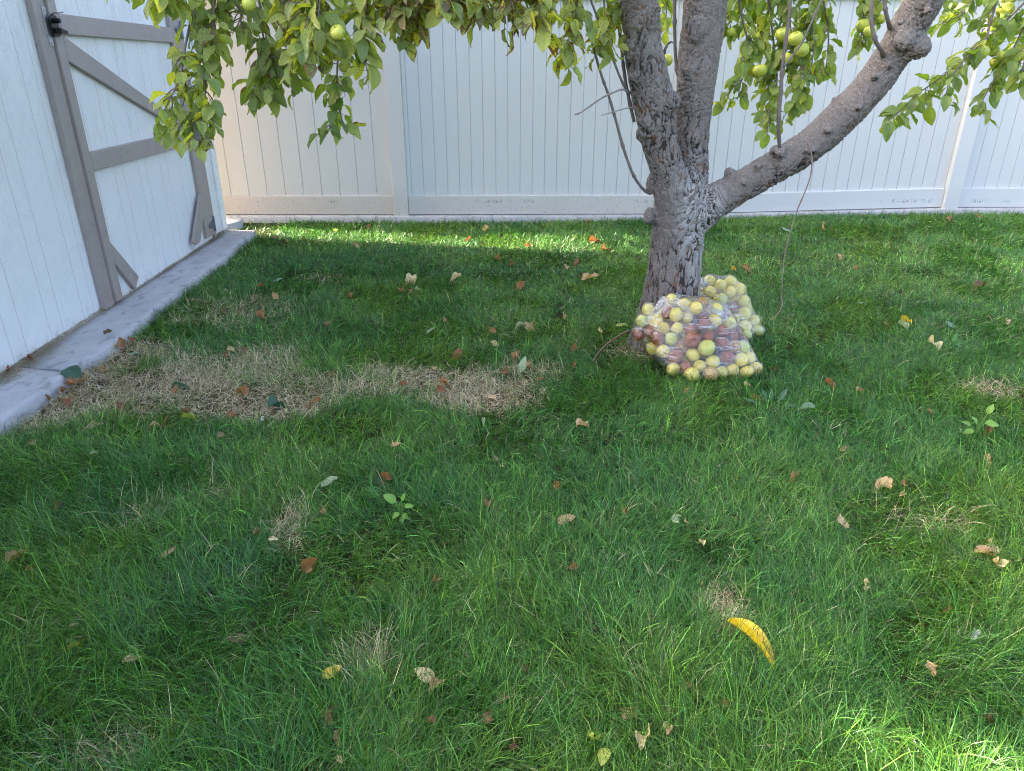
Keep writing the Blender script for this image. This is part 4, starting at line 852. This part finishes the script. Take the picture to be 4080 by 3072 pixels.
for y0, y1, dens, wm, lm in bands:
    x, y, _, _ = sample(y0, y1, dens, wm, lm)
    dd = deadness(x, y)
    bare = n2(x, y, 3.2, 40) * .6 + n2(x, y, 9, 41) * .4
    far_end = e1p[0][1] + .02
    keep = (x > np.where(y < far_end, S_OUT(y) + .02, -2.45)) & ~((y > far_end) & (x < -1.95) & (RNG.random(len(x)) < .85)) & (np.hypot(x - tb.x, y - tb.y) > .12) & (y < FY - .07)
    keep &= RNG.random(len(x)) < (1 - .50 * dd * (n2(x, y, 12, 44) > .5)) * np.clip(.6 + 1.15 * bare, .7, 1)
    # keep the blades out of the bags
    for A_ in (Af, Ab):
        c = np.array([(a[0].x, a[0].y) for a in A_ if a[0].z < .12])
        if len(c):
            dm = np.full(len(x), 9.)
            for cx, cy in c: dm = np.minimum(dm, np.hypot(x - cx, y - cy))
            keep &= dm > .030
    x, y, dd = x[keep], y[keep], dd[keep]; n = len(x)
    cl = np.floor(np.stack([x * 22 + 3 * n2(x, y, 5, 50), y * 22 + 3 * n2(x, y, 5, 51)], 1)); cr = _h(cl[:, 0], cl[:, 1], cl[:, 0] * 0, 9); cr2 = _h(cl[:, 0], cl[:, 1], cl[:, 0] * 0 + 1, 9)
    ccx = (cl[:, 0] + .5 + .6 * (cr - .5) - 3 * n2(x, y, 5, 50)) / 22; ccy = (cl[:, 1] + .5 + .6 * (cr2 - .5) - 3 * n2(x, y, 5, 51)) / 22; pull = np.where(dd > .3, .1, .42); x = x + (ccx - x) * pull; y = y + (ccy - y) * pull
    fld = 2 * np.pi * (n2(x, y, 1.6, 52) * 1.7 + n2(x, y, 5.5, 53) * .8)
    phi = fld + (cr - .5) * 1.6 + RNG.normal(0, 1.0, n)
    up = RNG.random(n) < .14
    L = lm * .074 * (.66 + .55 * n2(x, y, 2.6, 54) + .30 * cr2) * RNG.uniform(.55, 1.3, n) * (1 - .42 * dd)
    L[up] *= 1.08
    e0 = np.radians(np.clip(RNG.normal(54, 16, n), 15, 88)) * (1 - .45 * dd * RNG.random(n)); e1_ = np.radians(np.clip(RNG.normal(-6, 26, n), -50, 70))
    e1_ = np.where(up, np.radians(RNG.uniform(35, 80, n)), e1_); e0 = np.where(up, np.radians(RNG.uniform(62, 88, n)), e0)
    wd = wm * .00105 * RNG.uniform(.65, 1.35, n) * (1 - .35 * dd)
    NS = 4; sN = NS + 1; P = np.zeros((n, sN, 3)); P[:, 0] = np.stack([x, y, gh(x, y) - .004], 1); ph = phi.copy(); dph = RNG.normal(0, .24, n)
    for k in range(NS):
        tt = (k + .5) / NS; e = e0 + (e1_ - e0) * tt ** 1.1; ph = ph + dph
        P[:, k + 1] = P[:, k] + (L / NS)[:, None] * np.stack([np.cos(e) * np.cos(ph), np.cos(e) * np.sin(ph), np.sin(e)], 1)
    P[:, 1:, 2] = np.maximum(P[:, 1:, 2], gh(x, y)[:, None] + .003)
    tw = RNG.uniform(-.9, .9, n); sd = np.stack([-np.sin(phi) * np.cos(tw), np.cos(phi) * np.cos(tw), np.sin(tw)], 1)
    wp_ = np.array([.8, 1, .92, .62]); Vb = np.zeros((n, 2 * NS + 1, 3))
    for k in range(NS): o_ = sd * (wd * wp_[k])[:, None]; Vb[:, 2 * k] = P[:, k] - o_; Vb[:, 2 * k + 1] = P[:, k] + o_
    Vb[:, 2 * NS] = P[:, NS]
    hue = np.clip(.12 + n2(x, y, 2.6, 60) * .5 + .3 * cr + RNG.normal(0, .20, n), 0, 1)[:, None]
    blue = np.array([.036, .150, .034]); yel = np.array([.165, .300, .030]); mid = np.array([.072, .205, .030])
    col = np.where(hue < .5, blue + (mid - blue) * (hue * 2), mid + (yel - mid) * (hue * 2 - 1)) * np.exp(RNG.normal(-.18, .48, (n, 1)))
    straw = np.array([.74, .61, .38]) * RNG.uniform(.6, 1.2, (n, 1)) ; tan_ = np.array([.36, .27, .17])
    ds = (RNG.random(n) < np.clip(dd * 1.0 + .004 + .015 * (n2(x, y, 6, 61) > .66), 0, .93))[:, None]
    col = np.where(ds, np.where(RNG.random((n, 1)) < .3, tan_, straw), col)
    lowk = np.linspace(.80, 1.12, NS); cb_ = np.repeat(col[:, None, :], 2 * NS + 1, 1)
    dry_root = np.array([.13, .12, .045])
    for k in range(NS):
        g_ = 0; cb_[:, 2 * k:2 * k + 2] = cb_[:, 2 * k:2 * k + 2] * (1 - g_) + dry_root * g_
    Vs.append(Vb.reshape(-1, 3)); Cs.append(cb_.reshape(-1, 3))
    b = off + np.arange(n)[:, None] * (2 * NS + 1)
    for k in range(NS - 1): Fs.append(np.concatenate([b + 2 * k, b + 2 * k + 1, b + 2 * k + 3], 1)); Fs.append(np.concatenate([b + 2 * k, b + 2 * k + 3, b + 2 * k + 2], 1))
    Fs.append(np.concatenate([b + 2 * NS - 2, b + 2 * NS - 1, b + 2 * NS], 1)); off += n * (2 * NS + 1)
    print('blades', n)
Vs = np.concatenate(Vs); Cs = np.concatenate(Cs); Fs = np.concatenate(Fs)
o = obj('grass', np_mesh('grass', Vs, Fs, 3, {'col': Cs}), MG); tag(o, 'long shaded green lawn grass with straw coloured dry patches', 'grass', kind='stuff')
# thatch: short dead bits lying on the soil; clippings on the slabs
def bits(n, xy, zf, cols, ln=(.01, .04), wd=.0009, flat=.18):
    x, y = xy; n = len(x); z = zf(x, y); a = RNG.uniform(0, 6.283, n); L = RNG.uniform(*ln, n) / 2; e = RNG.normal(0, flat, n)
    d = np.stack([np.cos(a) * np.cos(e), np.sin(a) * np.cos(e), np.sin(e)], 1) * L[:, None]; s = np.stack([-np.sin(a), np.cos(a), np.zeros(n)], 1) * wd
    p = np.stack([x, y, z + np.abs(d[:, 2]) + .002], 1); m_ = p + s * RNG.uniform(-4, 4, (n, 1))
    V = np.stack([p - d - s, p - d + s, m_ - s, m_ + s, p + d], 1).reshape(-1, 3); b = np.arange(n)[:, None] * 5
    F_ = np.concatenate([np.concatenate([b, b + 1, b + 3], 1), np.concatenate([b, b + 3, b + 2], 1), np.concatenate([b + 2, b + 3, b + 4], 1)])
    c = np.array(cols)[RNG.integers(0, len(cols), n)] * RNG.uniform(.7, 1.2, (n, 1)); return np_mesh('bits', V, F_, 3, {'col': np.repeat(c, 5, 0)})
n = 200000; x = RNG.uniform(-2.3, 4, n); y = RNG.uniform(.7, 6.3, n); dn = deadness(x, y); k = (RNG.random(n) < .03 + 1.0 * dn) & (x > S_OUT(y) + .01)
x, y, dn = x[k], y[k], dn[k]
o = obj('thatch', bits(0, (x, y), lambda a, b: gh(a, b) + RNG.uniform(0, .022, len(a)), [(.66, .54, .34), (.46, .36, .23), (.70, .60, .43), (.22, .14, .09)], (.02, .06), .0010, .25), MG); tag(o, 'dry straw and thatch lying between the grass blades', 'thatch', kind='stuff')
n = 16000; uu = RNG.random(n) * 3.9; far = np.abs(RNG.normal(0, .022, n)); nearj = np.exp(-((uu - sep_u) / .28) ** 2); far = far * (1 + 2.2 * nearj * RNG.random(n))
k = RNG.random(n) < .25 + .5 * nearj + .6 * np.exp(-((uu - (rs1)) / .2) ** 2) + .2 * (noise(np.stack([uu * 4, uu * 0, uu * 0], 1)) > .5); uu, far = uu[k], far[k]
px_ = O0.x + U.x * uu + W.x * (far + .002); py_ = O0.y + U.y * uu + W.y * (far + .002)
o = obj('dry_clippings', bits(0, (px_, py_), lambda a, b: a * 0 + .058 + RNG.uniform(0, .008, len(a)), [(.34, .27, .16), (.22, .16, .09), (.44, .37, .24)], (.012, .05), .0009, .12), MG); tag(o, 'dry grass clippings swept against the foot of the shed wall', 'clippings', kind='stuff')

# ------------------------------------------------------------ fallen leaves
PAL = {'brown': (.28, .13, .06), 'reddish brown': (.30, .10, .045), 'dark brown': (.11, .05, .03), 'tan': (.55, .36, .21), 'orange brown': (.40, .18, .075), 'yellow': (.72, .50, .06), 'cream': (.74, .58, .34),
       'pale green': (.36, .44, .27), 'dark green': (.022, .085, .050), 'yellow green': (.42, .46, .08), 'grey green': (.20, .31, .24), 'green': (.08, .22, .05), 'white': (.8, .82, .84)}
FL = """461,1384,yellow,f,90|495,1373,orange brown,c,70|520,1358,reddish brown,c,60|534,1409,grey green,f,70|676,1380,pale green,f,55|433,1326,dark brown,c,45|289,1483,dark green,f,135|415,1471,orange brown,c,65|320,1516,tan,c,80|307,1534,orange brown,c,80|258,1561,brown,c,55|261,1601,reddish brown,c,62|169,1589,brown,c,60|123,1426,reddish brown,c,60|46,1478,reddish brown,c,50|707,1558,orange brown,c,60|719,1541,dark green,n,100|965,1558,orange brown,c,95|1104,1607,dark green,c,90|885,1426,reddish brown,c,60|916,1404,tan,c,65|971,1392,brown,c,70|486,1626,brown,c,65|375,1693,tan,f,85|606,1698,tan,n,75|667,1684,orange brown,c,90|741,1640,brown,c,60|753,1657,yellow green,n,75|925,1653,reddish brown,c,55|1067,1678,dark brown,c,40|879,1730,brown,f,50|132,1764,brown,f,60|375,1803,pale green,n,45|1319,1489,orange brown,c,60|1151,1500,tan,c,35|1266,1589,orange brown,c,55|1230,1613,brown,c,55|1310,1921,pale green,f,110|1336,915,yellow,f,60|1419,979,tan,c,60|1142,965,dark brown,c,70|1094,943,brown,f,50|1106,1118,grey green,f,75|1103,1190,tan,c,70|1039,1147,brown,c,50|1029,1266,orange brown,c,70|1381,1183,orange brown,c,65|1638,1112,cream,c,110|1602,1157,orange brown,c,65|1667,1152,pale green,n,70|1641,1162,brown,c,45|1815,1103,cream,n,95|1714,1311,pale green,f,80|1779,1277,tan,c,40|1829,1411,reddish brown,c,80|1969,1367,cream,c,50|1981,1024,orange brown,c,60|2036,1049,reddish brown,c,60|1866,948,orange brown,c,50|2104,977,orange brown,c,50|1934,908,tan,c,50|2368,958,reddish brown,c,80|2412,991,orange brown,c,90|2343,893,orange brown,c,60|2310,1056,reddish brown,c,70|2249,1071,tan,c,50|2354,1112,tan,c,120|2075,1143,orange brown,c,80|2112,1298,tan,c,75|2068,1293,pale green,n,60|1962,1317,orange brown,c,50|2065,1425,orange brown,c,70|2104,1450,orange brown,c,60|2072,1465,pale green,u,95|2010,1476,brown,c,70|2292,1385,orange brown,n,80|2390,1313,cream,c,35|2477,1291,yellow green,f,75|1301,1288,brown,c,45|2251,1264,tan,c,35|1468,904,brown,c,55|1763,1554,reddish brown,c,70|1769,1517,orange brown,c,60|1959,1578,tan,f,75|2322,1684,tan,c,75|1926,1674,pale green,n,45|1575,1787,tan,c,55|1532,1904,reddish brown,c,75|1975,1824,brown,f,60|2002,1849,cream,c,35|2233,1932,orange brown,c,75|1950,2002,brown,c,55|2168,2061,dark brown,f,65|2258,2067,tan,f,90|2484,2028,orange brown,n,55|2700,2058,pale green,c,60|2676,1544,grey green,f,50|1732,1464,cream,n,50|1606,1526,reddish brown,c,50|2285,1455,orange brown,c,40|2153,1514,brown,c,40|3264,932,tan,c,75|3347,1031,tan,c,60|2966,1079,brown,c,70|2923,1076,yellow,c,45|3547,1173,grey green,f,60|3433,1210,grey green,f,45|3611,1286,yellow,c,60|3600,1298,pale green,n,85|3780,1299,grey green,f,75|3725,1369,cream,c,75|3682,1022,green,n,95|3774,900,brown,c,70|3802,913,green,f,80|3892,895,orange brown,c,45|3900,1139,dark brown,c,65|3126,936,grey green,f,85|3083,1465,brown,n,70|2981,1532,tan,c,45|3405,1077,brown,c,40|3535,1293,brown,c,40|4014,1283,tan,c,45|3310,1528,reddish brown,n,85|3270,1561,grey green,f,70|3427,1552,tan,n,70|3212,1623,grey green,n,90|3015,1586,brown,c,45|3940,1703,reddish brown,n,80|3362,1782,tan,c,40|3384,1838,dark brown,c,50|3169,1887,orange brown,n,85|3525,1918,tan,c,80|3599,1958,cream,n,60|3605,1909,reddish brown,c,45|3934,1823,tan,n,95|3356,2072,tan,f,95|2797,2152,cream,n,60|2726,2078,tan,c,45|3934,2189,tan,n,100|3968,2164,cream,c,85|3956,2241,tan,c,60|3990,2235,cream,c,55|3698,1643,orange brown,c,35|2742,1558,orange brown,c,40|232,2016,brown,n,65|70,2231,orange brown,c,85|120,2266,brown,c,40|471,2181,yellow green,f,55|672,2199,tan,f,85|366,2273,grey green,f,60|317,2206,brown,n,45|288,2491,cream,f,38|299,2565,yellow,f,75|524,2621,tan,f,60|946,2544,dark brown,f,65|1323,2674,yellow,f,75|1252,2245,orange brown,c,110|1288,2037,orange brown,f,45|900,1970,dark brown,c,40|1087,2146,cream,f,45|1027,2118,brown,c,50|1319,2846,orange brown,c,65|1347,2931,tan,n,60|1347,3019,cream,n,45|1742,2298,orange brown,c,45|1772,2158,orange brown,c,35|2277,2257,brown,c,50|1692,2682,cream,f,80|1754,2718,tan,c,70|2105,2663,dark brown,c,55|2006,2774,reddish brown,c,45|1945,2850,brown,c,50|1717,2869,brown,c,35|2511,2829,tan,c,60|2667,2838,dark brown,c,45|2662,2894,tan,f,55|2566,2940,cream,c,75|2351,2958,yellow green,c,65|2406,3008,yellow green,f,65|2034,2968,reddish brown,c,35|3002,2568,yellow,b,150|2913,2492,dark brown,c,90|2736,2724,brown,c,45|2881,2801,brown,c,55|3440,2326,cream,c,55|3890,2517,white,c,50|3693,2665,tan,c,60|3933,2872,dark brown,c,40|3779,2417,brown,n,45|1036,1672,white,c,35"""
def zone(px, py):
    if px < 560 and py < 1500 and py > 1300: return 'beside the concrete slab'
    if py < 1010: return 'near the fence ' + ('left of trunk' if px < 2600 else 'right of trunk')
    if 1380 < py < 1760 and px < 1290: return 'in the shed side straw patch'
    if 1400 < py < 1620 and px < 2230: return 'in the small dry patch'
    if py < 1420: return 'on lawn between shed and trunk' if px < 2600 else 'on lawn right of the bags'
    if py < 2000: return 'below the dry patches' if px < 2600 else 'on lawn below the bags'
    if py < 2420: return 'in left middle long grass' if px < 1400 else 'in central middle long grass' if px < 2600 else 'in right middle long grass'
    return 'in foreground grass at left' if px < 1400 else 'in foreground grass at centre' if px < 2720 else 'in foreground grass at right'
ents = []
for s_ in FL.split('|'):
    a = s_.split(','); ents.append([float(a[0]), float(a[1]), a[2], a[3], float(a[4]) / 1000])
FORM = {'f': 'flat', 'c': 'crumpled', 'n': 'narrow curled', 'u': 'upright', 'b': 'big curved'}
groups = {}
for e in ents:
    e.append(('scrap of paper' if e[2] == 'white' else 'leaf')); kk = (e[2], FORM[e[3]], zone(e[0], e[1])); groups.setdefault(kk, []).append(e)
lab = {}
for (c, f, z), L in groups.items():
    L.sort(key=lambda e: e[0])
    for i, e in enumerate(L):
        w_ = e[5]; lab[id(e)] = (f'{c} {f} {w_} {z}' if len(L) == 1 else f'{c} {f} {w_} {z}, {ordn[i]} of {len(L)}' )
for e in ents:
    px, py, c, f, L, w_ = e; on_slab = (px, py) in ((433, 1326), (289, 1483), (123, 1426), (46, 1478)); h = .066 if on_slab else .036
    if 1380 < py < 1720 and px < 1290 and not on_slab: h = .024
    p = G(px, py, h); p.z += float(gh(np.array([p.x]), np.array([p.y]))[0]) if not on_slab else 0
    lv = Leaves(); col = np.array(PAL[c]) * random.uniform(.85, 1.15); L *= (1 if f == 'b' else .66 if py > 1800 else .82 if py > 1400 else 1)
    rot = random.uniform(0, 6.28); a_ = Vector((math.cos(rot), math.sin(rot), random.uniform(-.1, .35))); nm = Vector((random.gauss(0, .3), random.gauss(-.25, .3), 1))
    if f == 'f': kw = dict(fold=.15, bend=random.uniform(-.4, .5), wave=.03, wid=.32)
    elif f == 'n': kw = dict(fold=1.6, bend=random.uniform(.5, 1.3), wave=.04, wid=.20)
    elif f == 'u': kw = dict(fold=.3, bend=.2, wave=.02, wid=.24); a_ = Vector((.35, .2, 1)); nm = Vector((0, -1, .3))
    elif f == 'b': kw = dict(fold=1.0, bend=.7, wave=0, wid=.18, sr=0); p.z += .030; col = np.array([.88, .58, .03]); a_ = Vector((.62, -.70, .10)); nm = Vector((.3, .5, 1))
    else: kw = dict(fold=random.uniform(.6, 1.4), bend=random.uniform(-2.4, 2.4), wave=random.uniform(.08, .16), wid=.33, wob=random.uniform(-.25, .25)); nm = Vector((random.gauss(0, .7), random.gauss(-.3, .6), 1))
    if (px, py) == (289, 1483): a_ = Vector((.85, -.5, -.05)); nm = Vector((0, -.3, 1)); kw = dict(fold=.25, bend=.3, wave=.02, wid=.36)
    a_.normalize()
    b = -a_ * L * .5
    if f == 'u': b = Vector((0, 0, -.02))
    lv.add(b, a_, nm, L, col=col, bad=-3 if f == 'b' else (.5 if 'brown' in c or c == 'tan' else .15) if c not in ('white', 'yellow') else -.3, nl=14, nw=9, **kw)
    o = obj('fallen_leaf' if w_ == 'leaf' else 'paper_scrap', lv.mesh('fallen_leaf'), MLF); o.location = p
    tag(o, lab[id(e)], 'leaf' if w_ == 'leaf' else 'paper', 'fallen leaves on the lawn' if w_ == 'leaf' else None)

# ------------------------------------------------------------ seedlings and weeds in the lawn
def plant(name, px, py, label, cat, leaves, h0=.0, stem=True, col=(.13, .30, .03)):
    b = G(px, py, h0); b.z = h0; t_ = thing(name, label, cat, tuple(b)); lv = Leaves(); bm = bmesh.new(); any_ = False
    for (dx, dz, dy, ax_, L, wdt) in leaves:
        p = b + Vector((dx, dy, dz)); 
        tube(bm, smooth_path([b + Vector((0, 0, 0)), b + Vector((dx * .3, dy * .3, dz * .6)), p], 4), .0011, 5)
        lv.add(p, ax_, (random.gauss(0, .3), -.6, 1), L * (.72 if name == 'dandelion' else .9), .25, .5, .015, np.array(col) * random.uniform(.85, 1.2), 0, wid=wdt)
    obj('stem', bm, simple('green_stem', (.14, .24, .05), .5), t_, smooth=True); obj('leaves', lv.mesh('leaves'), MLF, t_)
plant('seedling', 1600, 2085, 'bright green broad leaved seedling standing alone in the grass left of centre', 'seedling', [(-.012, .075, 0, (-1, .2, .7), .050, .36), (.006, .08, 0, (.3, 0, 1), .030, .3), (.012, .06, 0, (1, -.2, .3), .032, .33), (-.004, .045, -.01, (-.6, -.8, -.1), .030, .36), (.008, .04, -.01, (.7, -.8, -.1), .028, .36), (.004, .03, -.01, (.1, -1, -.2), .026, .36)])
plant('seedling', 3885, 1745, 'light green seedling with yellowing lower leaf at the right edge of the lawn', 'seedling', [(.02, .10, 0, (.2, 0, 1), .045, .3), (.02, .06, 0, (1, -.2, .1), .058, .33), (-.008, .06, 0, (-.6, 0, .9), .040, .3), (-.03, .055, 0, (-1, 0, .5), .040, .3), (-.02, .04, -.01, (-1, -.3, -.1), .050, .3)], col=(.16, .32, .04))
plant('dandelion', 3065, 1640, 'low toothed blue green weed leaves in the grass below the front bag', 'weed', [(-.02, .05, 0, (-.3, 0, 1), .075, .18), (.03, .05, 0, (.5, 0, 1), .080, .2), (.0, .05, 0, (0, .2, 1), .07, .16), (-.06, .04, 0, (-1, 0, .5), .06, .2), (.05, .03, -.01, (1, -.3, .3), .07, .22)], col=(.04, .13, .06))
plant('dandelion', 3101, 1125, 'broad leaved green weed in the grass beside the hanging twig', 'weed', [(0, .03, 0, (.3, 0, 1), .10, .22), (.0, .02, 0, (.8, -.2, .3), .07, .25), (-.01, .03, 0, (-.5, 0, .7), .07, .2)], col=(.09, .25, .04))
plant('dandelion', 3790, 1385, 'flat rosette of dark green weed leaves in the grass at far right', 'weed', [(0, .02, 0, (1, -.1, .3), .10, .2), (0, .02, 0, (-1, -.1, .3), .09, .2), (0, .03, 0, (.4, .3, .6), .08, .2), (.0, .02, 0, (.6, -.7, .1), .07, .2)], col=(.06, .20, .03))
# twig lying on the grass by the trunk
bm = bmesh.new(); pth = smooth_path([G(2530, 1310, .06), G(2480, 1330, .07), G(2425, 1365, .055), G(2385, 1405, .045), G(2362, 1440, .03)], 6); tube(bm, pth, interp([.0042, .003], len(pth)), 7)
tag(obj('twig', bm, MRED, smooth=True), 'reddish bare twig lying on the grass at the left foot of the trunk', 'twig')
print('done')
